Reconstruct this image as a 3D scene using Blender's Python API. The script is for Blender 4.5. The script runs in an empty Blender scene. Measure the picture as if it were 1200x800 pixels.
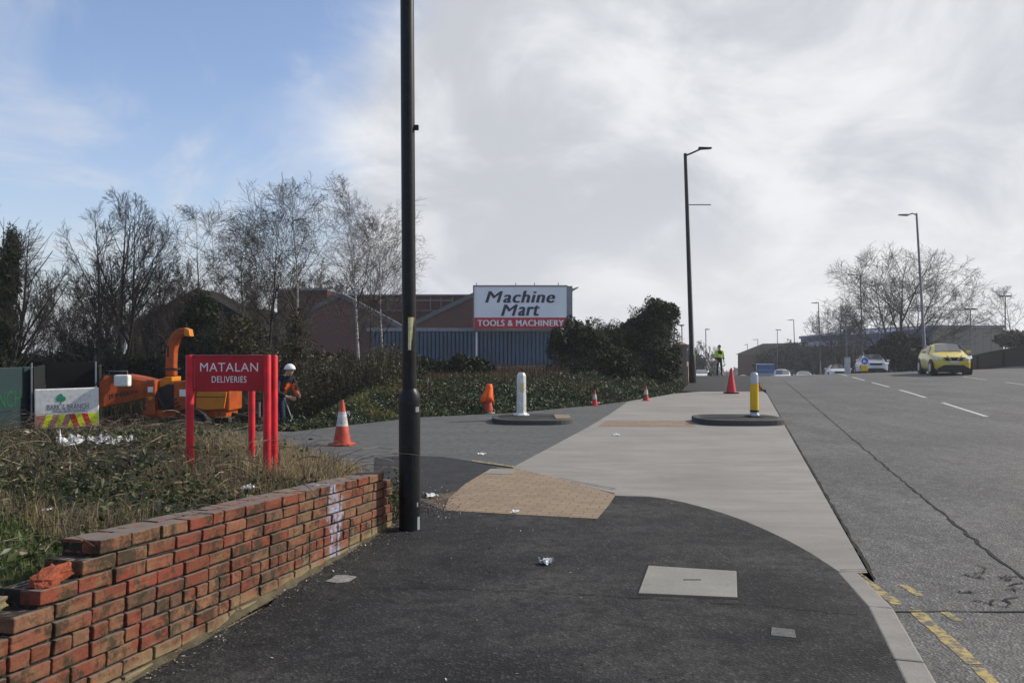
import bpy, bmesh, math, random
import numpy as np
from mathutils import Vector, Matrix

random.seed(7)
rng = np.random.default_rng(11)
sc = bpy.context.scene
R = math.radians

# ------------------------------------------------------------------ camera, sky, sun, exposure
F = 950.0            # focal length in photo pixels
EYE = 1.6
HY = 407.0           # photo row of the horizon
cam = bpy.data.cameras.new('camera')
camo = bpy.data.objects.new('camera', cam)
sc.collection.objects.link(camo)
camo.location = (0, 0, EYE)
camo.rotation_euler = (R(90), 0, 0)
cam.sensor_width = 36
cam.lens = F / 1200 * 36
cam.shift_y = 7 / 1200
cam.clip_start = 0.05
cam.clip_end = 9000
sc.camera = camo

SUN_AZ = R(72)       # clockwise from +Y (ahead) towards +X (right)
SUN_EL = R(33)
sun = bpy.data.lights.new('sun', 'SUN')
sun.energy = 4.2
sun.angle = R(1.0)
sun.color = (1.0, 0.93, 0.82)
suno = bpy.data.objects.new('sun', sun)
sc.collection.objects.link(suno)
sd = Vector((math.sin(SUN_AZ) * math.cos(SUN_EL), math.cos(SUN_AZ) * math.cos(SUN_EL), math.sin(SUN_EL)))
suno.rotation_euler = sd.to_track_quat('Z', 'Y').to_euler()

w = bpy.data.worlds.new('World')
sc.world = w
w.use_nodes = True
nt = w.node_tree
nt.nodes.clear()
def N(t, **kw):
    n = nt.nodes.new(t)
    for k, v in kw.items():
        setattr(n, k, v)
    return n
def L(a, b):
    nt.links.new(a, b)
def wmath(op, a, b=None, clamp=False):
    n = N('ShaderNodeMath', operation=op, use_clamp=clamp)
    for i, v in enumerate((a, b)):
        if v is None: continue
        if isinstance(v, (int, float)): n.inputs[i].default_value = v
        else: L(v, n.inputs[i])
    return n.outputs[0]
def wmix(f, a, b):
    n = N('ShaderNodeMix', data_type='RGBA')
    for i, v in ((0, f), (6, a), (7, b)):
        if isinstance(v, (int, float)): n.inputs[i].default_value = v
        elif isinstance(v, tuple): n.inputs[i].default_value = (*v, 1)
        else: L(v, n.inputs[i])
    return n.outputs[2]
def wramp(v, a, b):
    n = N('ShaderNodeMapRange', interpolation_type='SMOOTHSTEP')
    L(v, n.inputs[0]); n.inputs[1].default_value = a; n.inputs[2].default_value = b
    return n.outputs[0]
sky = N('ShaderNodeTexSky', sky_type='NISHITA', sun_disc=False, sun_elevation=SUN_EL, sun_rotation=SUN_AZ, air_density=1.0, dust_density=1.2, ozone_density=2.0)
tc = N('ShaderNodeTexCoord')
sep = N('ShaderNodeSeparateXYZ'); L(tc.outputs['Generated'], sep.inputs[0])
dx, dy, dz = sep.outputs
# clouds lie on a layer overhead: direction divided by (height + curvature)
den = wmath('ADD', wmath('MAXIMUM', dz, 0.0), 0.50)
comb = N('ShaderNodeCombineXYZ')
L(wmath('DIVIDE', dx, den), comb.inputs[0]); L(wmath('DIVIDE', dy, den), comb.inputs[1])
def wnoise(scale, detail, rough, off, lac=2.0, dist=0.0):
    mp = N('ShaderNodeMapping'); L(comb.outputs[0], mp.inputs[0]); mp.inputs[1].default_value = off
    n = N('ShaderNodeTexNoise'); L(mp.outputs[0], n.inputs['Vector'])
    n.inputs['Scale'].default_value = scale; n.inputs['Detail'].default_value = detail
    n.inputs['Roughness'].default_value = rough; n.inputs['Distortion'].default_value = dist
    return n.outputs[0]
az = wmath('ARCTAN2', dx, dy)
big = wnoise(1.2, 5, 0.55, (3.1, 7.7, 0), dist=0.4)
fine = wnoise(3.6, 7, 0.6, (1.3, 2.2, 0), dist=0.5)
puff = wnoise(2.8, 6, 0.55, (6.2, 4.4, 1), dist=0.6)
wisp = wnoise(2.1, 6, 0.62, (9.4, 0.6, 2), dist=0.9)
bank = wmath('MULTIPLY', wramp(az, -0.38, 0.04), wramp(az, 2.3, 1.3))                      # overcast bank to the right, clear to the left
cov = wmath('ADD', wmath('MULTIPLY', bank, 1.15), wmath('MULTIPLY', wmath('SUBTRACT', big, 0.5), 1.8))
cov = wmath('ADD', cov, wmath('MULTIPLY', wmath('SUBTRACT', fine, 0.5), 0.7))
lowc = wramp(dz, 0.15, 0.0)
cov = wmath('ADD', cov, wmath('MULTIPLY', lowc, 0.42))
m = wramp(cov, 0.20, 0.80)
shade = wramp(wmath('ADD', wmath('MULTIPLY', puff, 0.6), wmath('MULTIPLY', fine, 0.4)), 0.40, 0.62)
cloud = wmix(shade, (0.46, 0.48, 0.52), (0.71, 0.72, 0.74))
# brighter towards the sun's side and low over the road
glow = wmath('MULTIPLY', wramp(dz, 0.20, 0.0), wramp(az, -0.2, 0.3))
cloud = wmix(wmath('MULTIPLY', glow, 0.6), cloud, (0.76, 0.76, 0.75))
skys = N('ShaderNodeVectorMath', operation='MULTIPLY'); L(sky.outputs[0], skys.inputs[0]); skys.inputs[1].default_value = (1.42, 1.38, 1.46)
lift = wmix(wmath('ADD', wmath('MULTIPLY', wramp(wisp, 0.47, 0.64), 0.50), wmath('MULTIPLY', wramp(dz, 0.32, 0.02), 0.25)), skys.outputs[0], (6.0, 6.2, 6.6))
cl10 = N('ShaderNodeVectorMath', operation='SCALE'); L(cloud, cl10.inputs[0]); cl10.inputs[3].default_value = 10.0
tot = wmix(m, lift, cl10.outputs[0])
bg = N('ShaderNodeBackground'); L(tot, bg.inputs[0]); bg.inputs[1].default_value = 0.10
wo = N('ShaderNodeOutputWorld'); L(bg.outputs[0], wo.inputs[0])

sc.view_settings.view_transform = 'Standard'
sc.view_settings.look = 'None'
sc.view_settings.exposure = 0.32
sc.view_settings.gamma = 1.0
sc.render.engine = 'CYCLES'
sc.cycles.max_bounces = 6
sc.cycles.transparent_max_bounces = 8
sc.cycles.use_denoising = True

# ------------------------------------------------------------------ terrain
def sstep(a, b, x):
    t = min(1, max(0, (x - a) / (b - a)))
    return t * t * (3 - 2 * t)
def kx(y):                       # near kerb line of the main road
    return 7.7 + 0.282 * (y - 24)
def crest(y):
    if y <= 44: return 0.0
    d = min(y, 150) - 44
    z = -0.068 * (math.sqrt(d * d + 25) - 5)
    if y > 150: z -= 0.027 * (y - 150)
    return z
def gz(x, y):
    t = min(18, max(0, x - kx(y)))
    return crest(y) + 0.032 * t * sstep(8, 30, y)
def P(px, py, z=0.0):            # photo pixel -> point at height z
    y = F * (EYE - z) / (py - HY)
    return ((px - 600) / F * y, y)
def at(px, y):
    return (px - 600) / F * y
def zat(py, y):
    return EYE - (py - HY) * y / F

# ------------------------------------------------------------------ materials
def newmat(name):
    m = bpy.data.materials.new(name); m.use_nodes = True
    return m, m.node_tree, m.node_tree.nodes['Principled BSDF']
def mnoise(t, scale, detail=4, rough=0.55, coord='Object', stretch=None, off=(0, 0, 0), dist=0):
    c = t.nodes.new('ShaderNodeTexCoord')
    mp = t.nodes.new('ShaderNodeMapping'); t.links.new(c.outputs[coord], mp.inputs[0])
    if stretch: mp.inputs[3].default_value = stretch
    mp.inputs[1].default_value = off
    n = t.nodes.new('ShaderNodeTexNoise'); t.links.new(mp.outputs[0], n.inputs['Vector'])
    n.inputs['Scale'].default_value = scale; n.inputs['Detail'].default_value = detail
    n.inputs['Roughness'].default_value = rough; n.inputs['Distortion'].default_value = dist
    return n.outputs[0]
def mramp(t, v, stops, interp='LINEAR'):
    r = t.nodes.new('ShaderNodeValToRGB'); t.links.new(v, r.inputs[0])
    cr = r.color_ramp; cr.interpolation = interp
    while len(cr.elements) < len(stops): cr.elements.new(0.5)
    for e, (p, c) in zip(cr.elements, stops):
        e.position = p; e.color = (*c, 1) if len(c) == 3 else c
    return r.outputs[0]
def mmix(t, f, a, b, blend='MIX'):
    n = t.nodes.new('ShaderNodeMix'); n.data_type = 'RGBA'; n.blend_type = blend
    for i, v in ((0, f), (6, a), (7, b)):
        if isinstance(v, (int, float)): n.inputs[i].default_value = v
        elif isinstance(v, tuple): n.inputs[i].default_value = (*v, 1)
        else: t.links.new(v, n.inputs[i])
    return n.outputs[2]
def mrange(t, v, a, b, c=0, d=1):
    n = t.nodes.new('ShaderNodeMapRange'); t.links.new(v, n.inputs[0])
    for i, q in enumerate((a, b, c, d)): n.inputs[i + 1].default_value = q
    return n.outputs[0]
def bump(t, p, h, strength=0.3, dist=0.01):
    b = t.nodes.new('ShaderNodeBump'); b.inputs['Strength'].default_value = strength; b.inputs['Distance'].default_value = dist
    t.links.new(h, b.inputs['Height']); t.links.new(b.outputs[0], p.inputs['Normal'])
def simple(name, col, rough=0.6, metal=0.0, var=0.12, scale=6, bumpy=0.0, dirt=None, coat=0.0):
    m, t, p = newmat(name)
    n = mnoise(t, scale, 5)
    dk = tuple(c * (1 - var * 1.6) for c in col); lt = tuple(min(1, c * (1 + var)) for c in col)
    c = mramp(t, n, [(0.3, dk), (0.7, lt)])
    if dirt:
        n2 = mnoise(t, scale * 2.3, 6, 0.7, off=(3, 1, 7))
        c = mmix(t, mrange(t, n2, 0.5, 0.68), c, dirt)
    t.links.new(c, p.inputs['Base Color'])
    p.inputs['Roughness'].default_value = rough; p.inputs['Metallic'].default_value = metal
    p.inputs['Coat Weight'].default_value = coat; p.inputs['Specular IOR Level'].default_value = 0.3
    if bumpy: bump(t, p, mnoise(t, scale * 8, 4), bumpy, 0.01)
    return m
def island(name, stops, rough=0.7, extra=None, trans=0.0, spec=0.3):
    m, t, p = newmat(name)
    g = t.nodes.new('ShaderNodeNewGeometry')
    c = mramp(t, g.outputs['Random Per Island'], stops)
    if extra:
        c = mmix(t, mrange(t, mnoise(t, extra[0], 3), extra[1], extra[2]), c, extra[3])
    t.links.new(c, p.inputs['Base Color'])
    p.inputs['Roughness'].default_value = rough
    p.inputs['Specular IOR Level'].default_value = spec
    if trans:
        tr = t.nodes.new('ShaderNodeBsdfTranslucent'); t.links.new(c, tr.inputs[0])
        mx = t.nodes.new('ShaderNodeMixShader'); mx.inputs[0].default_value = trans
        t.links.new(p.outputs[0], mx.inputs[1]); t.links.new(tr.outputs[0], mx.inputs[2])
        t.links.new(mx.outputs[0], t.nodes['Material Output'].inputs[0])
    return m

def asphalt(name, base, worn, speck, patch=1.2, stretch=None, speckamt=0.35, rough=0.88, stain=None, bs=0.35, vs=70, spec=.3):
    m, t, p = newmat(name)
    n = mnoise(t, patch, 6, 0.6, stretch=stretch, dist=0.3)
    c = mramp(t, n, [(0.36, base), (0.5, tuple((a + b) / 2 for a, b in zip(base, worn))), (0.62, worn)])
    if stain:
        s = mnoise(t, 0.35, 5, 0.65, off=(5, 2, 0))
        c = mmix(t, mrange(t, s, 0.48, 0.62), c, stain)
    v = t.nodes.new('ShaderNodeTexVoronoi'); v.inputs['Scale'].default_value = vs
    tcn = t.nodes.new('ShaderNodeTexCoord'); t.links.new(tcn.outputs['Object'], v.inputs['Vector'])
    sp = t.nodes.new('ShaderNodeSeparateColor'); t.links.new(v.outputs['Color'], sp.inputs[0])
    c = mmix(t, mrange(t, sp.outputs[0], 0.72, 0.95, 0, speckamt), c, speck)
    c = mmix(t, mrange(t, sp.outputs[1], 0.6, 0.95, 0, 0.5), c, tuple(b * 0.5 for b in base))
    f = mnoise(t, 22, 5, 0.7)
    c = mmix(t, mrange(t, f, 0.35, 0.7, 0, 0.45), c, tuple(b * 0.62 for b in base))
    t.links.new(c, p.inputs['Base Color'])
    p.inputs['Roughness'].default_value = rough
    p.inputs['Specular IOR Level'].default_value = spec
    g2 = mnoise(t, 7, 7, 0.8, off=(4, 4, 0)); c2 = mmix(t, mrange(t, g2, 0.48, 0.60, 0, 0.75), c, tuple(b * 0.5 for b in base)); t.links.new(c2, p.inputs['Base Color'])
    bump(t, p, v.outputs['Distance'], bs, 0.012)
    return m

M = {}
M['tarmac'] = asphalt('footpath_tarmac', (0.007, 0.007, 0.009), (0.052, 0.050, 0.048), (0.15, 0.147, 0.138), 1.2, (0.8, 1.2, 1), 0.28, stain=(0.013, 0.013, 0.015))
M['tarmac_new'] = asphalt('fresh_tarmac', (0.022, 0.022, 0.026), (0.034, 0.034, 0.039), (0.10, 0.10, 0.10), 2, speckamt=0.15)
M['road'] = asphalt('road_asphalt', (0.066, 0.065, 0.065), (0.115, 0.112, 0.109), (0.26, 0.25, 0.235), 0.5, (2.6, 0.35, 1), 0.6, stain=(0.052, 0.051, 0.052), rough=.72, vs=60, spec=.4, bs=.5)
M['road_side'] = asphalt('side_road_asphalt', (0.085, 0.088, 0.088), (0.12, 0.122, 0.12), (0.20, 0.20, 0.19), 0.8, (0.5, 2.5, 1), 0.3)
def concrete(name, c0, c1, stretch=(0.4, 2.4, 1)):
    m, t, p = newmat(name)
    n = mnoise(t, 1.3, 6, 0.6, stretch=stretch, dist=0.5)
    c = mramp(t, n, [(0.3, c0), (0.7, c1)])
    c = mmix(t, mrange(t, mnoise(t, 0.5, 5, 0.6, off=(9, 4, 0)), 0.45, 0.7, 0, 0.55), c, tuple(q * 0.72 for q in c0))
    c = mmix(t, mrange(t, mnoise(t, 60, 3, 0.7), 0.4, 0.75, 0, 0.4), c, tuple(q * 0.62 for q in c0))
    c = mmix(t, mrange(t, mnoise(t, 7, 6, 0.75, off=(2, 8, 0)), 0.58, 0.72, 0, 0.5), c, tuple(q * 0.6 for q in c0))
    wv = mnoise(t, 0.9, 6, 0.65, stretch=(0.5, 1.8, 1), off=(5, 5, 0), dist=1.6)
    [n_ for n_ in t.nodes if n_.type == 'MAPPING'][-1].inputs[2].default_value = (0, 0, R(28))
    c = mmix(t, mrange(t, wv, 0.48, 0.66, 0, 0.40), c, tuple(q * 0.70 for q in c0))
    sp2 = mnoise(t, 4, 8, 0.85, off=(11, 3, 0)); c = mmix(t, mrange(t, sp2, 0.60, 0.66, 0, 0.6), c, tuple(q * 0.5 for q in c0))
    t.links.new(c, p.inputs['Base Color']); p.inputs['Roughness'].default_value = 0.85
    bump(t, p, mnoise(t, 35, 5, 0.7), 0.4, 0.006)
    return m
M['concrete'] = concrete('apron_concrete', (0.20, 0.186, 0.166), (0.28, 0.262, 0.238))
M['kerb'] = concrete('kerb_concrete', (0.22, 0.21, 0.20), (0.30, 0.29, 0.27), (1, 1, 1))
M['kerb_dark'] = concrete('old_dark_kerb', (0.035, 0.035, 0.033), (0.075, 0.073, 0.068), (1, 1, 1))
M['slab'] = concrete('cover_slab', (0.19, 0.183, 0.16), (0.26, 0.25, 0.22), (1, 1, 1))
def blocks(name, c1, c2, mortar, scale, bw, rh, rot=0):
    m, t, p = newmat(name)
    tcn = t.nodes.new('ShaderNodeTexCoord'); mp = t.nodes.new('ShaderNodeMapping')
    t.links.new(tcn.outputs['Object'], mp.inputs[0]); mp.inputs[2].default_value = (0, 0, rot)
    b = t.nodes.new('ShaderNodeTexBrick'); t.links.new(mp.outputs[0], b.inputs['Vector'])
    b.inputs['Color1'].default_value = (*c1, 1); b.inputs['Color2'].default_value = (*c2, 1); b.inputs['Mortar'].default_value = (*mortar, 1)
    b.inputs['Scale'].default_value = scale; b.inputs['Brick Width'].default_value = bw; b.inputs['Row Height'].default_value = rh
    b.inputs['Mortar Size'].default_value = 0.006
    c = mmix(t, mrange(t, mnoise(t, 2.5, 6, 0.65), 0.45, 0.72, 0, 0.6), b.outputs[0], tuple(q * 0.55 for q in c1))
    c = mmix(t, mrange(t, mnoise(t, 50, 3), 0.4, 0.8, 0, 0.35), c, mortar)
    t.links.new(c, p.inputs['Base Color']); p.inputs['Roughness'].default_value = 0.85
    bump(t, p, b.outputs['Fac'], -0.4, 0.004)
    return m
M['blocks'] = blocks('tan_block_paving', (0.27, 0.195, 0.125), (0.22, 0.155, 0.10), (0.10, 0.075, 0.05), 1, 0.21, 0.105, 0.25)
M['tactile'] = blocks('buff_tactile', (0.24, 0.16, 0.105), (0.20, 0.14, 0.095), (0.09, 0.07, 0.055), 1, 0.4, 0.4)
M['fac_brick'] = blocks('facade_brick', (0.42, 0.060, 0.030), (0.32, 0.046, 0.024), (0.09, 0.05, 0.04), 1, 0.9, 0.3)
M['pier_brick'] = blocks('pier_brickwork', (0.30, 0.17, 0.10), (0.22, 0.12, 0.07), (0.20, 0.17, 0.13), 1, 0.225, 0.075)
def paint_line(name, col, under, lo, hi):
    m, t, p = newmat(name)
    c = mmix(t, mrange(t, mnoise(t, 14, 8, 0.8), lo, hi), col, under)
    t.links.new(c, p.inputs['Base Color']); p.inputs['Roughness'].default_value = 0.8
    return m
M['white_line'] = paint_line('worn_white_line', (0.42, 0.42, 0.40), (0.09, 0.09, 0.09), 0.52, 0.68)
M['yellow_line'] = paint_line('worn_yellow_line', (0.36, 0.265, 0.08), (0.075, 0.075, 0.073), 0.45, 0.56)
M['joint'] = simple('dark_joint', (0.012, 0.012, 0.012), 0.95)
M['debris'] = simple('tan_debris', (0.13, 0.10, 0.07), .95, var=.5, scale=14, dirt=(.04, .035, .03), bumpy=.5)
M['soil'] = simple('verge_soil', (0.055, 0.045, 0.03), 0.95, var=0.3, scale=3, bumpy=0.6)
M['ground'] = simple('ground_earth', (0.06, 0.062, 0.04), 0.95, var=0.3, scale=0.2, bumpy=0.3)
M['black_paint'] = simple('black_post_paint', (0.006, 0.006, 0.007), 0.42, var=0.3, scale=9, dirt=(0.016, 0.016, 0.016))
M['black_paint'].node_tree.nodes['Principled BSDF'].inputs['Specular IOR Level'].default_value = 0.25
M['grey_metal'] = simple('galvanised_post', (0.16, 0.165, 0.17), 0.5, 0.3)
M['lamp_glass'] = simple('lamp_lens', (0.35, 0.35, 0.35), 0.2)
M['red_paint'] = simple('red_sign_paint', (0.55, 0.008, 0.018), 0.5, var=0.2, scale=6, dirt=(.36, .02, .022))
M['red_panel'] = simple('red_sign_panel', (0.40, 0.010, 0.020), 0.5, var=0.2, scale=5, dirt=(.30, .018, .022))
M['pink_edge'] = simple('faded_panel_edge', (0.42, 0.14, 0.14), 0.5)
M['sign_white'] = simple('sign_white', (0.78, 0.78, 0.78), 0.5, var=0.03)
M['board_white'] = simple('billboard_white', (0.80, 0.81, 0.84), 0.55, var=0.05, scale=0.6)
M['board_red'] = simple('billboard_red', (0.50, 0.015, 0.035), 0.55, var=0.08)
M['navy'] = simple('dark_navy_lettering', (0.012, 0.015, 0.05), 0.5)
M['lid_grey'] = simple('trim_grey', (0.22, 0.24, 0.26), 0.6)
M['cone_orange'] = simple('cone_orange', (0.46, 0.055, 0.025), 0.6, var=0.25, scale=9, dirt=(0.17, 0.07, 0.05))
M['cone_red'] = simple('cone_red', (0.55, 0.035, 0.035), 0.55, var=0.12, scale=12)
M['cone_white'] = simple('cone_sleeve', (0.52, 0.51, 0.49), 0.5, var=0.15, scale=10, dirt=(0.20, 0.17, 0.15))
M['rubber'] = simple('black_rubber', (0.022, 0.022, 0.022), 0.8)
M['hi_orange'] = simple('hi_vis_orange', (0.85, 0.13, 0.02), 0.7, var=0.15)
M['hi_yellow'] = simple('hi_vis_yellow', (0.50, 0.75, 0.03), 0.7, var=0.12)
M['reflective'] = simple('reflective_band', (0.6, 0.62, 0.62), 0.4)
M['bollard_white'] = simple('bollard_white', (0.66, 0.66, 0.62), 0.45, var=0.08, scale=7, dirt=(0.42, 0.40, 0.30))
M['bollard_yellow'] = simple('bollard_yellow', (0.72, 0.43, 0.01), 0.4, var=0.06)
M['faded_yellow'] = simple('faded_yellow_decal', (0.58, 0.52, 0.24), 0.5, var=0.2, scale=15, dirt=(0.62, 0.6, 0.5))
M['bollard_top'] = simple('bollard_lens', (0.42, 0.44, 0.46), 0.3)
M['blue_disc'] = simple('blue_disc', (0.01, 0.10, 0.45), 0.4)
M['machine_orange'] = simple('chipper_orange', (0.36, 0.065, 0.008), 0.5, var=0.22, scale=3, dirt=(0.16, 0.045, 0.015))
M['machine_yellow'] = simple('chipper_amber', (0.52, 0.18, 0.013), 0.42, var=0.08)
M['machine_dark'] = simple('chipper_dark', (0.02, 0.018, 0.018), 0.6)
M['truck_green'] = simple('truck_green', (0.009, 0.026, 0.030), 0.6, var=0.12, scale=1.5)
M['truck_dark'] = simple('truck_dark', (0.006, 0.007, 0.007), 0.9)
M['truck_white'] = simple('tailgate_white', (0.70, 0.70, 0.66), 0.5, var=0.05, dirt=(0.50, 0.49, 0.44))
M['logo_green'] = simple('logo_green', (0.03, 0.26, 0.14), 0.5)
M['letter_green'] = simple('letter_green', (0.006, 0.07, 0.028), 0.5)
M['letter_grey'] = simple('letter_grey', (0.16, 0.16, 0.17), 0.5)
M['chev_yellow'] = simple('chevron_yellow', (0.72, 0.80, 0.01), 0.4)
M['chev_red'] = simple('chevron_red', (0.62, 0.02, 0.03), 0.4)
M['chev_faded'] = simple('chevron_faded', (0.50, 0.22, 0.17), 0.5)
M['skin'] = simple('skin', (0.42, 0.24, 0.17), 0.6, var=0.05)
M['navy_cloth'] = simple('navy_trousers', (0.014, 0.026, 0.055), 0.85)
M['black_cloth'] = simple('black_clothes', (0.010, 0.010, 0.013), 0.85)
M['helmet'] = simple('helmet_white', (0.75, 0.75, 0.73), 0.35)
M['hair'] = simple('dark_hair', (0.02, 0.015, 0.012), 0.8)
M['litter'] = simple('white_litter', (0.62, 0.62, 0.62), 0.6, var=0.1, scale=20)
M['clad_blue'] = simple('blue_cladding', (0.040, 0.095, 0.165), 0.5, var=0.14, scale=0.5)
M['barge'] = simple('dull_barge_grey', (.12, .125, .13), .7)
M['dark_wall'] = simple('dark_brown_wall', (0.085, 0.026, 0.019), 0.85, var=0.2)
M['shed_wall'] = simple('shed_dark_cladding', (0.018, 0.017, 0.015), 0.8, var=0.2)
M['shed_roof'] = simple('shed_roof_sheet', (0.020, 0.018, 0.016), 0.7, var=0.2)
for k_ in ('shed_roof', 'shed_wall'):
    b_ = M[k_].node_tree.nodes['Principled BSDF']; b_.inputs['Specular IOR Level'].default_value = 0.05; b_.inputs['Roughness'].default_value = .95
M['unit_blue'] = simple('unit_blue_cladding', (0.030, 0.072, 0.17), 0.5)
M['unit_tan'] = simple('unit_tan_cladding', (0.24, 0.21, 0.16), 0.6)
M['bridge_brick'] = blocks('bridge_parapet_brick', (0.040, 0.026, 0.026), (0.03, 0.022, 0.024), (0.03, 0.026, 0.026), 1, 0.225, 0.075)
M['coping'] = simple('parapet_coping', (0.03, 0.028, 0.03), 0.8)
M['car_yellow'] = simple('car_yellow_paint', (0.62, 0.47, 0.03), 0.28, var=0.03, coat=0.6)
M['car_white'] = simple('car_white_paint', (0.72, 0.73, 0.75), 0.28, var=0.03, coat=0.6)
M['car_silver'] = simple('car_silver_paint', (0.45, 0.46, 0.48), 0.3, 0.3, var=0.03, coat=0.5)
M['car_blue'] = simple('lorry_blue_paint', (0.02, 0.09, 0.22), 0.35, var=0.05, coat=0.3)
M['car_glass'] = simple('car_glass', (0.03, 0.035, 0.04), 0.06)
M['car_glass'].node_tree.nodes['Principled BSDF'].inputs['Specular IOR Level'].default_value = 1.0
M['car_glass'].node_tree.nodes['Principled BSDF'].inputs['IOR'].default_value = 1.9
M['car_trim'] = simple('car_trim', (0.02, 0.02, 0.02), 0.6)
M['headlamp'] = simple('headlamp_lens', (0.7, 0.7, 0.68), 0.12)
M['alloy'] = simple('alloy_rim', (0.45, 0.46, 0.47), 0.35, 0.6)
M['plate'] = simple('number_plate', (0.65, 0.65, 0.62), 0.5)
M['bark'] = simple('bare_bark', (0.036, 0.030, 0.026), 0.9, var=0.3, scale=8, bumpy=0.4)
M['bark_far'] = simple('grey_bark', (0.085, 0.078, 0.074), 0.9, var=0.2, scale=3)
def birch():
    m, t, p = newmat('birch_bark')
    n = mnoise(t, 5, 5, 0.7, stretch=(0.7, 0.7, 5))
    t.links.new(mramp(t, n, [(0.40, (0.05, 0.045, 0.04)), (0.5, (0.34, 0.33, 0.31)), (0.8, (0.52, 0.51, 0.48))]), p.inputs['Base Color'])
    p.inputs['Roughness'].default_value = 0.8
    return m
M['birch'] = birch()
M['twig_brown'] = island('brown_twigs', [(0, (0.03, 0.022, 0.018)), (0.6, (0.062, 0.045, 0.035)), (1, (0.10, 0.08, 0.06))])
M['ivy_dark'] = island('dark_ivy_leaves', [(0, (0.007, 0.012, 0.004)), (0.7, (0.018, 0.030, 0.009)), (0.95, (0.038, 0.055, 0.018)), (1, (0.07, 0.085, 0.035))], 0.6, extra=(1.1, .48, .62, (.020, .023, .008)), trans=0.10, spec=0.2)
M['ivy_green'] = island('ground_ivy_leaves', [(0, (0.010, 0.018, 0.006)), (0.6, (0.028, 0.052, 0.015)), (0.92, (0.06, 0.10, 0.032)), (1, (0.24, 0.26, 0.19))], 0.5, extra=(.9, .46, .62, (.05, .048, .018)), trans=0.12, spec=0.25)
M['laurel'] = island('brown_green_leaves', [(0, (0.016, 0.015, 0.006)), (0.6, (0.042, 0.036, 0.013)), (0.93, (0.10, 0.08, 0.026)), (1, (0.26, 0.21, 0.07))], 0.5, trans=0.15)
M['bramble'] = island('bramble_leaves', [(0, (0.012, 0.018, 0.006)), (0.45, (0.032, 0.046, 0.014)), (0.8, (0.075, 0.092, 0.032)), (0.94, (0.13, 0.10, 0.055)), (1, (0.34, 0.32, 0.25))], 0.6, trans=0.2)
M['straw'] = island('dry_straw', [(0, (0.07, 0.05, 0.025)), (0.6, (0.17, 0.125, 0.062)), (1, (0.36, 0.29, 0.17))], 0.8, trans=0.25)
M['straw_pale'] = island('pale_straw', [(0, (0.16, 0.12, 0.06)), (0.6, (0.32, 0.255, 0.14)), (1, (0.50, 0.42, 0.27))], 0.8, trans=0.25)
M['grass'] = island('green_grass', [(0, (0.04, 0.07, 0.015)), (0.7, (0.085, 0.14, 0.03)), (1, (0.20, 0.22, 0.08))], 0.7, trans=0.25)
M['stem'] = island('bramble_stem', [(0, (0.04, 0.026, 0.018)), (0.7, (0.10, 0.07, 0.045)), (1, (0.34, 0.27, 0.18))], 0.8)
M['rust_brush'] = island('rusty_dry_brush', [(0, (0.035, 0.026, 0.014)), (0.6, (0.085, 0.060, 0.032)), (1, (0.18, 0.13, 0.075))], 0.85, trans=0.2)

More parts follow.
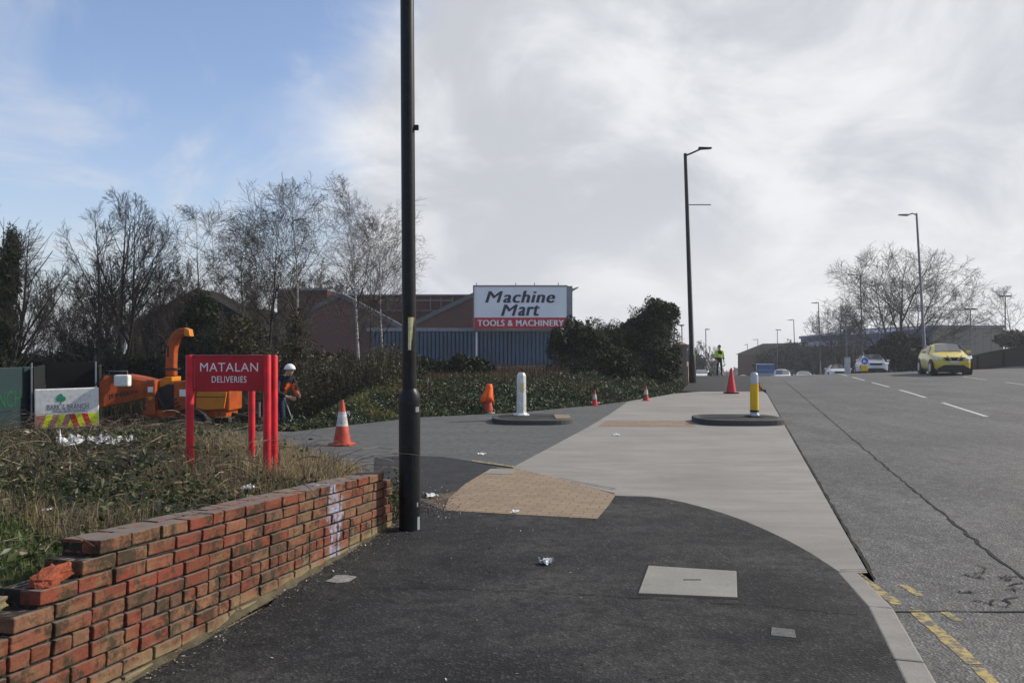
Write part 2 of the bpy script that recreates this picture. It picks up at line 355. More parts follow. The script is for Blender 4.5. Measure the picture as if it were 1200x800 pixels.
M['rust_twig'] = island('rusty_twigs', [(0, (0.035, 0.024, 0.018)), (0.6, (0.085, 0.045, 0.03)), (1, (0.13, 0.08, 0.05))], 0.9)
M['under'] = island('olive_undergrowth', [(0, (0.012, 0.012, 0.006)), (0.6, (0.035, 0.032, 0.017)), (0.93, (0.075, 0.062, 0.032)), (1, (0.16, 0.13, 0.08))], 0.9)
def brickmat():
    m, t, p = newmat('old_red_brick')
    g = t.nodes.new('ShaderNodeNewGeometry')
    c = mramp(t, g.outputs['Random Per Island'], [(0, (0.13, 0.040, 0.022)), (0.25, (0.18, 0.042, 0.025)), (0.5, (0.24, 0.050, 0.028)), (0.7, (0.18, 0.048, 0.030)), (0.80, (0.25, 0.115, 0.060)), (0.90, (0.17, 0.105, 0.065)), (1, (0.08, 0.050, 0.036))])
    c = mmix(t, mrange(t, mnoise(t, 18, 6, 0.75), 0.38, 0.62, 0, 0.75), c, (0.12, 0.048, 0.030))
    c = mmix(t, mrange(t, mnoise(t, 3.2, 6, 0.7, off=(1, 5, 2)), 0.50, 0.60, 0, 0.7), c, (0.17, 0.105, 0.055))
    c = mmix(t, mrange(t, mnoise(t, 4.5, 9, 0.82, off=(7, 5, 2)), 0.50, 0.57, 0, 0.92), c, (0.035, 0.030, 0.018))
    c = mmix(t, mrange(t, mnoise(t, 60, 3, 0.7), 0.5, 0.8, 0, 0.5), c, (0.05, 0.025, 0.02))
    tco = t.nodes.new('ShaderNodeTexCoord'); spo = t.nodes.new('ShaderNodeSeparateXYZ'); t.links.new(tco.outputs['Object'], spo.inputs[0])
    def mth(op, a_, b_):
        n_ = t.nodes.new('ShaderNodeMath'); n_.operation = op; n_.use_clamp = False
        for i_, v_ in enumerate((a_, b_)):
            if isinstance(v_, (int, float)): n_.inputs[i_].default_value = v_
            elif v_ is not None: t.links.new(v_, n_.inputs[i_])
        return n_.outputs[0]
    # crumbling lime mortar smeared over the lowest courses
    low = mrange(t, mth('ADD', spo.outputs[2], mth('MULTIPLY', mnoise(t, 5, 5, 0.7, off=(2, 9, 4)), 0.30)), 0.27, 0.17)
    c = mmix(t, low, c, (0.20, 0.155, 0.085))
    # pale paint once splashed down the face
    dist = mth('ABSOLUTE', mth('ADD', mth('SUBTRACT', spo.outputs[1], 1.12), mth('MULTIPLY', mth('SUBTRACT', mnoise(t, 4, 5, 0.7, off=(4, 4, 4)), 0.5), 0.55)), None)
    pm = mth('MULTIPLY', mrange(t, dist, 0.11, 0.06), mrange(t, mnoise(t, 12, 6, 0.8, off=(8, 1, 3)), 0.42, 0.54))
    c = mmix(t, pm, c, (0.26, 0.26, 0.34))
    # faces of the coping that look up carry grey lichen and dust
    sp = t.nodes.new('ShaderNodeSeparateXYZ'); t.links.new(g.outputs['True Normal'], sp.inputs[0])
    mul = t.nodes.new('ShaderNodeMath'); mul.operation = 'MULTIPLY'
    t.links.new(mrange(t, sp.outputs[2], 0.6, 0.9, 0, 0.85), mul.inputs[0]); t.links.new(mrange(t, mnoise(t, 9, 5, 0.7), 0.3, 0.5), mul.inputs[1])
    c = mmix(t, mul.outputs[0], c, (0.15, 0.13, 0.115))
    t.links.new(c, p.inputs['Base Color']); p.inputs['Roughness'].default_value = 0.9
    p.inputs['Specular IOR Level'].default_value = 0.2
    bump(t, p, mnoise(t, 45, 6, 0.75), 0.7, 0.006)
    return m
M['brick'] = brickmat()
M['brick_painted'] = simple('paint_smeared_brick', (0.36, 0.36, 0.42), 0.8, var=0.15, scale=9, dirt=(0.26, 0.08, 0.05), bumpy=0.4)
M['brick_broken'] = simple('broken_brick_core', (0.27, 0.065, 0.03), 0.95, var=0.2, scale=20, bumpy=0.7)
M['mortar'] = simple('old_mortar', (0.022, 0.018, 0.013), 0.95, var=0.4, scale=12, bumpy=0.6, dirt=(0.075, 0.062, 0.040))
M['mortar_base'] = simple('mossy_mortar_haunch', (0.085, 0.068, 0.042), 0.95, var=0.3, scale=9, bumpy=0.7, dirt=(0.07, 0.07, 0.03))

# ------------------------------------------------------------------ mesh helpers
COL = sc.collection
def link(o, parent=None, mat=None):
    COL.objects.link(o)
    if parent is not None: o.parent = parent
    return o
def tag(o, label=None, cat=None, group=None, kind=None):
    if label: o['label'] = label
    if cat: o['category'] = cat
    if group: o['group'] = group
    if kind: o['kind'] = kind
    return o
def empty(name, loc, label, cat, group=None, rz=0):
    o = bpy.data.objects.new(name, None); COL.objects.link(o)
    o.empty_display_size = 0.2
    o.location = loc; o.rotation_euler = (0, 0, rz)
    return tag(o, label, cat, group)
class MB:
    def __init__(s): s.v = []; s.f = []; s.mi = []; s.sm = []
    def add(s, vs, fs, mi=0, smooth=False):
        b = len(s.v); s.v += [tuple(v) for v in vs]
        for f in fs:
            s.f.append([b + i for i in f]); s.mi.append(mi); s.sm.append(smooth)
        return s
    def box(s, c, d, rz=0, mi=0, rx=0, ry=0):
        m = Matrix.Translation(c) @ Matrix.Rotation(rz, 4, 'Z') @ Matrix.Rotation(ry, 4, 'Y') @ Matrix.Rotation(rx, 4, 'X')
        vs = [m @ Vector((x * d[0] / 2, y * d[1] / 2, z * d[2] / 2)) for x in (-1, 1) for y in (-1, 1) for z in (-1, 1)]
        return s.add(vs, [(0, 1, 3, 2), (4, 6, 7, 5), (0, 4, 5, 1), (2, 3, 7, 6), (0, 2, 6, 4), (1, 5, 7, 3)], mi)
    def tube(s, pts, rad, n=12, cap=True, mi=0, smooth=True):
        pts = [Vector(p) for p in pts]
        if not isinstance(rad, (list, tuple)): rad = [rad] * len(pts)
        vs = []; fs = []
        prev = None
        for i, p in enumerate(pts):
            d = (pts[min(i + 1, len(pts) - 1)] - pts[max(i - 1, 0)])
            if d.length < 1e-9: d = Vector((0, 0, 1))
            d.normalize()
            a = Vector((1, 0, 0)) if prev is None else prev
            if abs(a.dot(d)) > 0.95 and prev is None: a = Vector((0, 1, 0))
            u = (a - d * a.dot(d)).normalized(); v = d.cross(u); prev = u
            for k in range(n):
                t = 2 * math.pi * k / n
                vs.append(p + (u * math.cos(t) + v * math.sin(t)) * rad[i])
        for i in range(len(pts) - 1):
            for k in range(n):
                a = i * n + k; b = i * n + (k + 1) % n
                fs.append((a, b, b + n, a + n))
        s.add(vs, fs, mi, smooth)
        if cap:
            s.add(vs[:n], [tuple(range(n))[::-1]], mi); s.add(vs[-n:], [tuple(range(n))], mi)
        return s
    def prism(s, poly, axis, a, b, mi=0):
        # poly: 2D outline; axis 'y': (x,z) extruded along y; 'z': (x,y) along z; 'x': (y,z) along x
        def pt(p, h):
            return {'y': (p[0], h, p[1]), 'z': (p[0], p[1], h), 'x': (h, p[0], p[1])}[axis]
        n = len(poly)
        vs = [pt(p, a) for p in poly] + [pt(p, b) for p in poly]
        fs = [tuple(range(n)), tuple(range(n, 2 * n))[::-1]] + [(i, i + n, (i + 1) % n + n, (i + 1) % n) for i in range(n)]
        return s.add(vs, fs, mi)
    def build(s, name, mats, parent=None, bevel=0, seg=2, fix=True):
        me = bpy.data.meshes.new(name)
        me.from_pydata(s.v, [], s.f)
        if not isinstance(mats, (list, tuple)): mats = [mats]
        for m in mats: me.materials.append(m)
        me.polygons.foreach_set('material_index', s.mi)
        me.polygons.foreach_set('use_smooth', s.sm)
        if fix:
            bm = bmesh.new(); bm.from_mesh(me)
            bmesh.ops.recalc_face_normals(bm, faces=bm.faces); bm.to_mesh(me); bm.free()
        me.update()
        o = bpy.data.objects.new(name, me); link(o, parent)
        if bevel:
            b = o.modifiers.new('bevel', 'BEVEL'); b.width = bevel; b.segments = seg; b.limit_method = 'ANGLE'; b.angle_limit = R(40)
        return o
def npmesh(name, V, Fq, mat, parent=None, smooth=False):
    me = bpy.data.meshes.new(name)
    V = np.asarray(V, np.float32); Fq = np.asarray(Fq, np.int32); k = Fq.shape[1]
    me.vertices.add(len(V)); me.vertices.foreach_set('co', V.ravel())
    me.loops.add(Fq.size); me.loops.foreach_set('vertex_index', Fq.ravel())
    me.polygons.add(len(Fq)); me.polygons.foreach_set('loop_start', np.arange(0, Fq.size, k, dtype=np.int32))
    me.polygons.foreach_set('use_smooth', np.full(len(Fq), smooth))
    me.update(calc_edges=True); me.materials.append(mat)
    o = bpy.data.objects.new(name, me); link(o, parent)
    return o
def tubes_np(name, segs, mat, parent=None, n=3):
    # segs: list of (x0,y0,z0,x1,y1,z1,r0,r1)
    S = np.array(segs, float); A = S[:, :3]; B = S[:, 3:6]; D = B - A
    D /= np.linalg.norm(D, axis=1, keepdims=True) + 1e-9
    ref = np.where(np.abs(D[:, 2:3]) > 0.9, np.array([[1.0, 0, 0]]), np.array([[0, 0, 1.0]]))
    U = np.cross(D, ref); U /= np.linalg.norm(U, axis=1, keepdims=True) + 1e-9
    W = np.cross(D, U)
    V = []
    for k in range(n):
        t = 2 * math.pi * k / n
        o = U * math.cos(t) + W * math.sin(t)
        V += [A + o * S[:, 6:7], B + o * S[:, 7:8]]
    V = np.stack(V, 1)  # m, 2n, 3
    m = len(S); base = np.arange(m)[:, None] * 2 * n
    Fs = []
    for k in range(n):
        a = 2 * k; b = 2 * ((k + 1) % n)
        Fs.append(base + np.array([[a, b, b + 1, a + 1]]))
    return npmesh(name, V.reshape(-1, 3), np.concatenate(Fs), mat, parent, n > 3)
def leaves(name, pts, size, mat, parent=None, flat=0.0, aspect=0.75):
    # one small folded leaf of two triangles' width (a quad diamond) per point
    m = len(pts); size = np.asarray(size).reshape(-1, 1) * np.ones((m, 1))
    nrm = rng.normal(size=(m, 3)); nrm[:, 2] += flat; nrm /= np.linalg.norm(nrm, axis=1, keepdims=True)
    u = np.cross(nrm, rng.normal(size=(m, 3))); u /= np.linalg.norm(u, axis=1, keepdims=True)
    v = np.cross(nrm, u)
    P_ = np.asarray(pts)
    V = np.stack([P_ - u * size, P_ + v * size * aspect * 0.6 - u * size * 0.2 + nrm * size * 0.15, P_ + u * size, P_ - v * size * aspect * 0.6 - u * size * 0.2 + nrm * size * 0.15], 1)
    return npmesh(name, V.reshape(-1, 3), np.arange(4 * m).reshape(-1, 4), mat, parent)
def blades(name, pts, h, wd, mat, parent=None, lean=0.5):
    m = len(pts); P_ = np.asarray(pts, float); h = np.asarray(h).reshape(-1, 1) * np.ones((m, 1))
    a = rng.uniform(0, 2 * math.pi, m); u = np.stack([np.cos(a), np.sin(a), 0 * a], 1)
    b = rng.uniform(0, 2 * math.pi, m); ln = np.abs(rng.normal(0, lean, (m, 1)))
    d = np.stack([np.cos(b), np.sin(b), 0 * b], 1) * ln
    mid = P_ + (d * 0.35 + np.array([[0, 0, 0.6]])) * h
    tip = P_ + (d * 1.1 + np.array([[0, 0, 1.0]]) * (1 - 0.35 * np.minimum(ln, 1.5))) * h
    V = np.stack([P_ - u * wd, P_ + u * wd, mid + u * wd * 0.7, mid - u * wd * 0.7, tip + u * wd * 0.12, tip - u * wd * 0.12], 1).reshape(-1, 3)
    base = np.arange(m)[:, None] * 6
    Fq = np.concatenate([base + np.array([[0, 1, 2, 3]]), base + np.array([[3, 2, 4, 5]])])
    return npmesh(name, V, Fq, mat, parent)
def text(s, w_, h_, mat, parent, loc, rot=(R(90), 0, 0), shear=0.0, offset=0.0, name='lettering', ext=0.004, spacing=1.0, bold=0.0, slab=False):
    cu = bpy.data.curves.new(name, 'FONT'); cu.body = s; cu.size = 1; cu.offset = offset; cu.extrude = 0.5
    cu.space_character = spacing; cu.resolution_u = 4
    tmp = bpy.data.objects.new('tmp', cu); COL.objects.link(tmp)
    dg = bpy.context.evaluated_depsgraph_get(); dg.update()
    me = bpy.data.meshes.new_from_object(tmp.evaluated_get(dg))
    bpy.data.objects.remove(tmp); bpy.data.curves.remove(cu)
    n = len(me.vertices); co = np.empty(n * 3, np.float32); me.vertices.foreach_get('co', co); co = co.reshape(-1, 3); co[:, 0] += co[:, 1] * shear
    lo = co.min(0); hi = co.max(0)
    co[:, 0] = ((co[:, 0] - lo[0]) / (hi[0] - lo[0]) - 0.5) * w_
    co[:, 1] = ((co[:, 1] - lo[1]) / (hi[1] - lo[1]) - 0.5) * h_
    co[:, 2] = co[:, 2] / 0.5 * ext
    me.vertices.foreach_set('co', co.ravel()); me.update()
    me.materials.clear(); me.materials.append(mat); me.name = name
    if bold:
        bm = bmesh.new(); bm.from_mesh(me); src = bm.copy()
        for q in (1, 2):
            t_ = bpy.data.meshes.new('t'); src.to_mesh(t_); t_.transform(Matrix.Translation((bold * q / 2 * (1 if q == 2 else 1), 0, 0.004 * q * (1 if h_ > .3 else .5)))); bm.from_mesh(t_); bpy.data.meshes.remove(t_)
        bm.to_mesh(me); bm.free(); src.free()
    o = bpy.data.objects.new(name, me); link(o, parent); o.location = loc; o.rotation_euler = rot
    return o
def sheet(name, poly, z, mat, cell=None):
    """flat polygon sheet; z constant or draped"""
    bm = bmesh.new()
    vs = [bm.verts.new((x, y, z)) for x, y in poly]
    f = bm.faces.new(vs); bmesh.ops.triangulate(bm, faces=[f])
    bmesh.ops.recalc_face_normals(bm, faces=bm.faces)
    for f in bm.faces:
        if f.normal.z < 0: f.normal_flip()
    me = bpy.data.meshes.new(name); bm.to_mesh(me); bm.free(); me.materials.append(mat)
    o = bpy.data.objects.new(name, me); link(o); o['kind'] = 'structure'
    return o
def strip(name, rows, mat, kind='structure', parent=None):
    """rows: list of lists of 3D points (same count) -> draped grid"""
    V = [p for r in rows for p in r]; k = len(rows[0]); Fq = []
    for i in range(len(rows) - 1):
        for j in range(k - 1):
            a = i * k + j
            Fq.append((a, a + 1, a + k + 1, a + k))
    o = npmesh(name, V, Fq, mat, parent, True)
    if kind: o['kind'] = kind
    return o
def frange(a, b, s):
    r = []; x = a
    while x < b: r.append(x); x += s
    r.append(b); return r

# ------------------------------------------------------------------ ground, roads
ys = frange(-30, 60, 2) + frange(64, 160, 6) + frange(180, 500, 40) + frange(600, 1200, 100)
rows = []
for y in ys:
    row = []
    half = max(60, abs(y) * 1.1)
    for k in range(41):
        x = -half + 2 * half * k / 40 + (0.28 * y if y > 0 else 0)
        z = gz(x, y) - 0.16
        if x < -3 and 13.5 < y < 60:  z -= 0.5 * sstep(-3, -6, x) * sstep(13.5, 16.5, y)
        row.append((x, y, z))
    rows.append(row)
strip('ground', rows, M['ground'])
yy = frange(-6, 43, 2.5) + frange(44, 60, 1) + frange(62, 110, 4) + frange(118, 330, 14)
def bend(y): return 0.0 if y < 75 else -0.0016 * (y - 75) ** 2 * 0.6
strip('road', [[(kx(y) + bend(y) + t, y, gz(kx(y) + t, y) - 0.03) for t in (0.0, 2, 4, 6, 8, 10, 12, 14, 15.6)] for y in yy], M['road'])
strip('far_pavement', [[(kx(y) + bend(y) + t, y, gz(kx(y) + t, y) + 0.09) for t in (15.78, 17.5, 19)] for y in yy], M['tarmac'])
mb = MB()
for a, b in zip(yy[:-1], yy[1:]):
    pts = []
    for y in (a, b):
        x0 = kx(y) + bend(y) + 15.6; z = gz(x0, y)
        pts.append([(x0, y, z - 0.1), (x0, y, z + 0.09), (x0 + 0.18, y, z + 0.095), (x0 + 0.18, y, z - 0.1)])
    mb.add(pts[0] + pts[1], [(0, 4, 5, 1), (1, 5, 6, 2), (2, 6, 7, 3)])
o = mb.build('far_kerb', M['kerb']); o['kind'] = 'structure'

# side road (comes in from the left)
side = [(-12, 11.2), (-12, 16.2), P(345, 505), P(420, 496), P(490, 488), P(600, 483), P(700, 474), P(765, 463), (7.5, 30), (4, 20), (1.5, 10), (0, 9), (-1.5, 8.3), (-1.9, 9.6), (-2.8, 10.6)]
sheet('side_road', side, -0.002, M['road_side'])
cur = [P(985, 668), P(950, 649), P(925, 635), P(900, 623), P(875, 612), P(850, 603), P(825, 595.5), P(800, 589), P(780, 585), P(760, 582.5), P(740, 582), P(722, 581.5)]
apron = [P(600, 548), P(645, 524), P(690, 500), P(715, 485), P(735, 471), P(765, 463), (7.0, 29.6), (kx(29.6) - 0.13, 29.6)] + \
        [(kx(y) - 0.03, y) for y in (28, 20, 12, 8, 6.2)] + [(kx(5.75) - 0.03, 5.75), (kx(5.75) - 0.25, 5.72)] + [P(970, 661)] + cur[1:] + [P(720, 578)]
sheet('concrete_apron', apron, 0.004, M['concrete'])
path = [(-2.5, 1.6), (kx(1.6) - 0.15, 1.6)] + [(kx(y) - 0.15, y) for y in (3, 4, 4.6, 4.95)] + [(kx(5.75) - .24, 5.74)] + [P(985, 672)] + cur[1:] + [P(700, 609), P(600, 603), P(520, 599), P(490, 585), P(470, 575), (-1.35, 8.6), (-1.45, 7.9), (-1.5, 5)]
sheet('footpath', path, 0.010, M['tarmac'])
patch = [P(440, 536), P(480, 534), P(520, 535.5), P(550, 540), P(583, 548), P(560, 560), P(538, 575), P(500, 583), P(470, 578), (-1.5, 8.4), (-1.7, 10)]
sheet('tarmac_patch', patch, 0.006, M['tarmac_new'])
blk = [P(575, 550), P(605, 549.5), P(662, 563), P(722, 580.5), P(712, 595), P(700, 609), P(600, 603.5), P(520, 599), P(526, 585), P(545, 568)]
sheet('block_paving', blk, 0.013, M['blocks'])
sheet('tactile_paving', [P(712, 493), P(812, 493), P(815, 500), P(700, 500)], 0.008, M['tactile'])
sheet('path_base', [(-1.75, 6.9), (0.4, 6.9), (0.5, 10.2), (-1.9, 10.2)], 0.0030, M['debris'])
sheet('pale_paving_strip', [P(575, 550.5), P(607, 552), P(600, 557), P(568, 556)], 0.017, M['slab'])
# footpath ahead, draped over the crest
pl = lambda y: 6.0 + (y - 28.7) * 0.235
strip('path_ahead', [[(pl(y) + (kx(y) - 0.14 - pl(y)) * k / 4 + bend(y), y, crest(y) + 0.012) for k in range(5)] for y in frange(29.4, 43, 1.5) + frange(44, 60, 1) + frange(64, 150, 6)], M['tarmac_new'])
# kerbs
def kerbrun(name, pts, wdt, top, mat, base=-0.1):
    mb = MB()
    for i in range(len(pts) - 1):
        a = Vector((*pts[i], 0)); b = Vector((*pts[i + 1], 0)); d = (b - a); ln = d.length; d.normalize(); nn = Vector((-d.y, d.x, 0))
        a2 = a + d * 0.004; b2 = b - d * 0.004
        za = crest(a.y); zb = crest(b.y)
        vs = [a2 + Vector((0, 0, base + za)), a2 + Vector((0, 0, top + za)), a2 + nn * wdt + Vector((0, 0, top + za)), a2 + nn * wdt + Vector((0, 0, base + za)),
              b2 + Vector((0, 0, base + zb)), b2 + Vector((0, 0, top + zb)), b2 + nn * wdt + Vector((0, 0, top + zb)), b2 + nn * wdt + Vector((0, 0, base + zb))]
        mb.add(vs, [(0, 1, 2, 3), (4, 7, 6, 5), (0, 4, 5, 1), (1, 5, 6, 2), (2, 6, 7, 3)])
    o = mb.build(name, mat, bevel=0.012); o['kind'] = 'structure'
    return o
kerbrun('kerb', [(kx(y), y) for y in (1.4, 2.3, 3.2, 4.1, 4.95)] + [(kx(5.72) - .10, 5.72)], 0.145, 0.012, M['concrete'])
kerbrun('kerb_ahead', [(kx(y), y) for y in frange(29.6, 60, 0.92)], 0.13, 0.06, M['kerb_dark'])
# joints and cracks (thin sheets of dark sealant)
def jag(name, pts, wd, z, mat, jit=0.02, step=0.12, zf=None):
    rows = []
    for i in range(len(pts) - 1):
        a = np.array(pts[i]); b = np.array(pts[i + 1]); L_ = np.linalg.norm(b - a); n = max(1, int(L_ / step))
        for k in range(n + (i == len(pts) - 2)):
            p = a + (b - a) * k / n; d = (b - a) / L_; nn = np.array([-d[1], d[0]])
            p = p + nn * random.uniform(-jit, jit); ww = wd * random.uniform(0.4, 1.3)
            zz = z + (gz(p[0], p[1]) if zf else 0)
            rows.append([(*(p - nn * ww / 2), zz), (*(p + nn * ww / 2), zz)])
    return rows
def jags(name, runs, mat, z, zf=None, **kw):
    V = []; Fq = []
    for pts, wd, jit in runs:
        rws = jag('', pts, wd, z, mat, jit, zf=zf, **kw); b = len(V)
        V += [p for r in rws for p in r]
        Fq += [(b + 2 * i, b + 2 * i + 1, b + 2 * i + 3, b + 2 * i + 2) for i in range(len(rws) - 1)]
    o = npmesh(name, V, Fq, mat); o['kind'] = 'structure'; return o
jags('road_joint', [([(kx(5.7) + 0.01, 5.7), (kx(29), 29)], 0.035, 0.008), ([(kx(4.3) + 1.05, 4.3), (kx(12) + 1.05, 12), (kx(40) + 1.15, 40)], 0.028, 0.018),
                    ([P(1050, 717, -.03), P(1110, 716, -.03), P(1199, 717, -.03), P(1290, 716, -.03)], 0.02, 0.01)], M['joint'], -0.025, zf=True)
cr = []
random.seed(3)
for _ in range(9):
    p = list(P(random.uniform(1120, 1190), random.uniform(670, 714), -.03)); run = [tuple(p)]
    for k in range(5):
        p[0] += random.uniform(-.07, .09); p[1] += random.uniform(-.06, .07); run.append(tuple(p))
    cr.append((run, 0.017, 0.012))
jags('road_cracks', cr, M['joint'], -0.0235, zf=True, step=0.04)
jags('path_joints', [([P(430, 690), P(560, 692), P(660, 697), P(760, 703), P(900, 712), P(1005, 722)], 0.009, 0.012),
                     ([P(655, 561), P(680, 566), P(722, 574)], 0.018, 0.003), ([P(984, 670), P(1024, 669)], 0.015, 0.004)], M['joint'], 0.0165, step=0.06)
# painted lines
V = []; Fq = []
def dash(x0, y0, y1, wd, z=0.006):
    b = len(V); n = 4
    for k in range(n + 1):
        y = y0 + (y1 - y0) * k / n; x = x0 + 0.282 * (y - y0)
        for q in (-wd / 2, wd / 2): V.append((x + q, y, gz(x, y) - 0.03 + z))
    for k in range(n): Fq.append((b + 2 * k, b + 2 * k + 1, b + 2 * k + 3, b + 2 * k + 2))
for y in range(6, 60, 6):
    dash(kx(y + .3) + 4.62, y + .3, y + 4.3 if y > 15 else y + 2.5, 0.12)
for y in range(8, 70, 6):
    dash(kx(y + 1.4) + 9.2, y + 1.4, y + 5.0, 0.11)
o = npmesh('white_lane_markings', V, Fq, M['white_line']); o['kind'] = 'structure'
V = []; Fq = []
def ypoly(a, b, wd):
    a = np.array(a); b = np.array(b); n = 8; bb = len(V); d = (b - a) / np.linalg.norm(b - a); nn = np.array([-d[1], d[0]])
    for k in range(n + 1):
        p = a + (b - a) * k / n
        for q in (-1, 1):
            pp = p + nn * q * wd / 2 * random.uniform(.8, 1.1); V.append((*pp, -0.0278))
    for k in range(n): Fq.append((bb + 2 * k, bb + 2 * k + 1, bb + 2 * k + 3, bb + 2 * k + 2))
ypoly(P(1002, 671, -.03), P(1052, 708, -.03), 0.075); ypoly(P(1072, 715, -.03), P(1142, 778, -.03), 0.085); ypoly(P(1145, 782, -.03), P(1190, 826, -.03), 0.07)
ypoly(P(1058, 685, -.03), P(1078, 698, -.03), 0.06); ypoly(P(1106, 716, -.03), P(1122, 727, -.03), 0.06)
o = npmesh('yellow_parking_lines', V, Fq, M['yellow_line']); o['kind'] = 'structure'
V = []; Fq = []
a, b = P(553, 540), P(602, 547); 
for k in range(7):
    x = a[0] + (b[0] - a[0]) * k / 6; y = a[1] + (b[1] - a[1]) * k / 6
    V += [(x, y, 0.018), (x + .01, y - .12, 0.018)]
for k in range(6): Fq.append((2 * k, 2 * k + 1, 2 * k + 3, 2 * k + 2))
o = npmesh('side_road_yellow_line', V, Fq, M['yellow_line']); o['kind'] = 'structure'

# verge behind the wall
def wallx(y): return -1.83 + 0.2219 * (y - 3.87)
def vedge(y):
    if y < 7.35: return wallx(y) - 0.19
    pts = [(7.35, -1.26), (8.5, -1.42), (9.6, -1.75), (10.6, -2.3), (11.6, -2.95), (12.6, -3.55), (13.6, -4.05), (14.6, -4.6), (15.2, -5.4)]
    for (a, xa), (b, xb) in zip(pts[:-1], pts[1:]):
        if y <= b: return xa + (xb - xa) * (y - a) / (b - a)
    return -5.4
def vh(x, y):
    e = vedge(y); d = e - x
    h = max(0.03, 0.60 - 0.065 * (y - 3))
    h = h * (1 - sstep(7, 12, y) * 0.55) + 0.16 * sstep(8.5, 10.5, y) * (1 - sstep(11, 14, y)) * sstep(.4, 2.2, d)
    if y > 11: h = max(.02, min(h, 1.53 - .104 * y))
    edge = 1.0 if y < 6.2 else sstep(-0.02, 1.1 * sstep(6.2, 8.5, y) + 0.05, d)
    if y < 7.0: h -= 0.06 * sstep(0.5, 0, d)
    return h * edge + 0.035 * math.sin(3.1 * x + 1.3 * y) * math.sin(2.3 * y - x) * min(1, d)
strip('verge_soil', [[(vedge(y) - q, y, vh(vedge(y) - q, y)) for q in [0.0, .1, .2, .35, .5, .7, .9, 1.2, 1.5, 2, 2.6, 3.3, 4.2, 5.5, 7, 9, 12]] for y in frange(1.2, 15.2, 0.3)], M['soil'])
# bank beyond the side road
def bedge(x):  # y of the far edge of the side road
    pts = [(-14, 16.6), (-4.16, 15.6), (-2.17, 18.7), (0, 20.0), (2.4, 22.7), (4.2, 25.5), (6.0, 28.9), (7.0, 33), (9.0, 42)]
    for (a, ya), (b, yb) in zip(pts[:-1], pts[1:]):
        if x <= b: return ya + (yb - ya) * max(0, x - a) / (b - a)
    return 42
def bankz(x, y):
    d = y - bedge(x)
    r = 0.40 * sstep(0.2, 3.0, d) + 0.25 * sstep(3.3, 4.6, d)
    yard = sstep(-3.2, -5.2, x)
    return (1 - yard) * r + yard * (-0.45 * sstep(0.1, 1.0, d) + 0.5 * sstep(5, 12, d)) - 0.02
def edgeof(x): return bedge(x) + 0.03
strip('bank_earth', [[(x, edgeof(x) + q, bankz(x, edgeof(x) + q)) for q in (0, .3, .7, 1.2, 2, 3, 4, 5.5, 7, 9, 12, 16, 22)] for x in frange(-26, 7.2, 0.6)], M['soil'])

# ------------------------------------------------------------------ brick wall
random.seed(21)
wd = Vector((0.2166, 0.9763, -0.0615)).normalized()      # along the wall (falling slightly)
wn = Vector((0.9763, -0.2166, 0)).normalized()           # face normal towards the path
wu = wn.cross(wd) * -1
if wu.z < 0: wu = -wu
org = Vector((wallx(3.68), 3.68, 0.722))                 # front top corner of the first top brick
root = empty('brick_wall', (wallx(5), 5, 0), 'low old red brick garden wall beside the footpath, broken down at its near end', 'wall')
inv = Vector(root.location)
mb = MB(); core = MB()
def brick(s0, s1, course, front=True, mi=0, depth=0.0, jit=0.004, dz=0):
    # s along wall, course index from the top; mortar joint 10 mm
    top = -course * 0.0745; bot = top - 0.0625
    j = lambda a=jit: random.uniform(-a, a)
    pr = j(0.006)
    w0, w1 = (depth + pr, depth - 0.102 + pr)
    vs = []
    tilt = j(0.003)
    for s in (s0 + 0.0065, s1 - 0.0065):
        for ww in (w1, w0):
            for u in (bot, top + dz):
                q = org + wd * (s + j(.003)) + wn * (ww + j(.002)) + wu * (u + j(.002) + (tilt if s > s0 + .01 else 0)) - inv
                vs.append(q)
    mb.add(vs, [(0, 1, 3, 2), (4, 6, 7, 5), (0, 4, 5, 1), (2, 3, 7, 6), (0, 2, 6, 4), (1, 5, 7, 3)], mi)
starts = [0.0, -0.10, -0.34, -0.47, -1.6, -1.6, -1.6, -1.6, -1.6, -1.6, -1.6, -1.6, -1.6]
ends = [3.52, 3.66, 3.70, 3.62, 3.73, 3.73, 3.72, 3.76, 3.76, 3.78, 3.8, 3.8, 3.8]
for c in range(13):
    for wy in (0, 1):
        s = starts[c] + (0 if wy == 0 else random.uniform(0, .03))
        first = True
        pos = s
        off = 0.113 * (c % 2)
        while pos < ends[c] - 0.03:
            head = (random.random() < 0.10) or (c == 5 and wy == 0)
            ln = 0.1125 if head else 0.225
            if first and c % 2: ln = 0.1125 if c > 3 else 0.225
            first = False
            e = min(pos + ln, ends[c])
            mi = 0
            if wy == 0 and c >= 1:
                mid = (pos + e) / 2
                # old smear of pale paint running down the face
                if False: mi = 1
            brick(pos, e, c, mi=mi, depth=0 if wy == 0 else -0.112)
            pos = e
bw = mb.build('brickwork', [M['brick']], root, bevel=0.006, seg=2)
def rough(o, lv, st, sz):
    q = o.modifiers.new('sub', 'SUBSURF'); q.subdivision_type = 'SIMPLE'; q.levels = lv; q.render_levels = lv
    tx_ = bpy.data.textures.new('chips', 'CLOUDS'); tx_.noise_scale = sz; tx_.noise_depth = 3
    q = o.modifiers.new('disp', 'DISPLACE'); q.texture = tx_; q.strength = st; q.mid_level = .55; q.texture_coords = 'LOCAL'
rough(bw, 2, .009, .022)
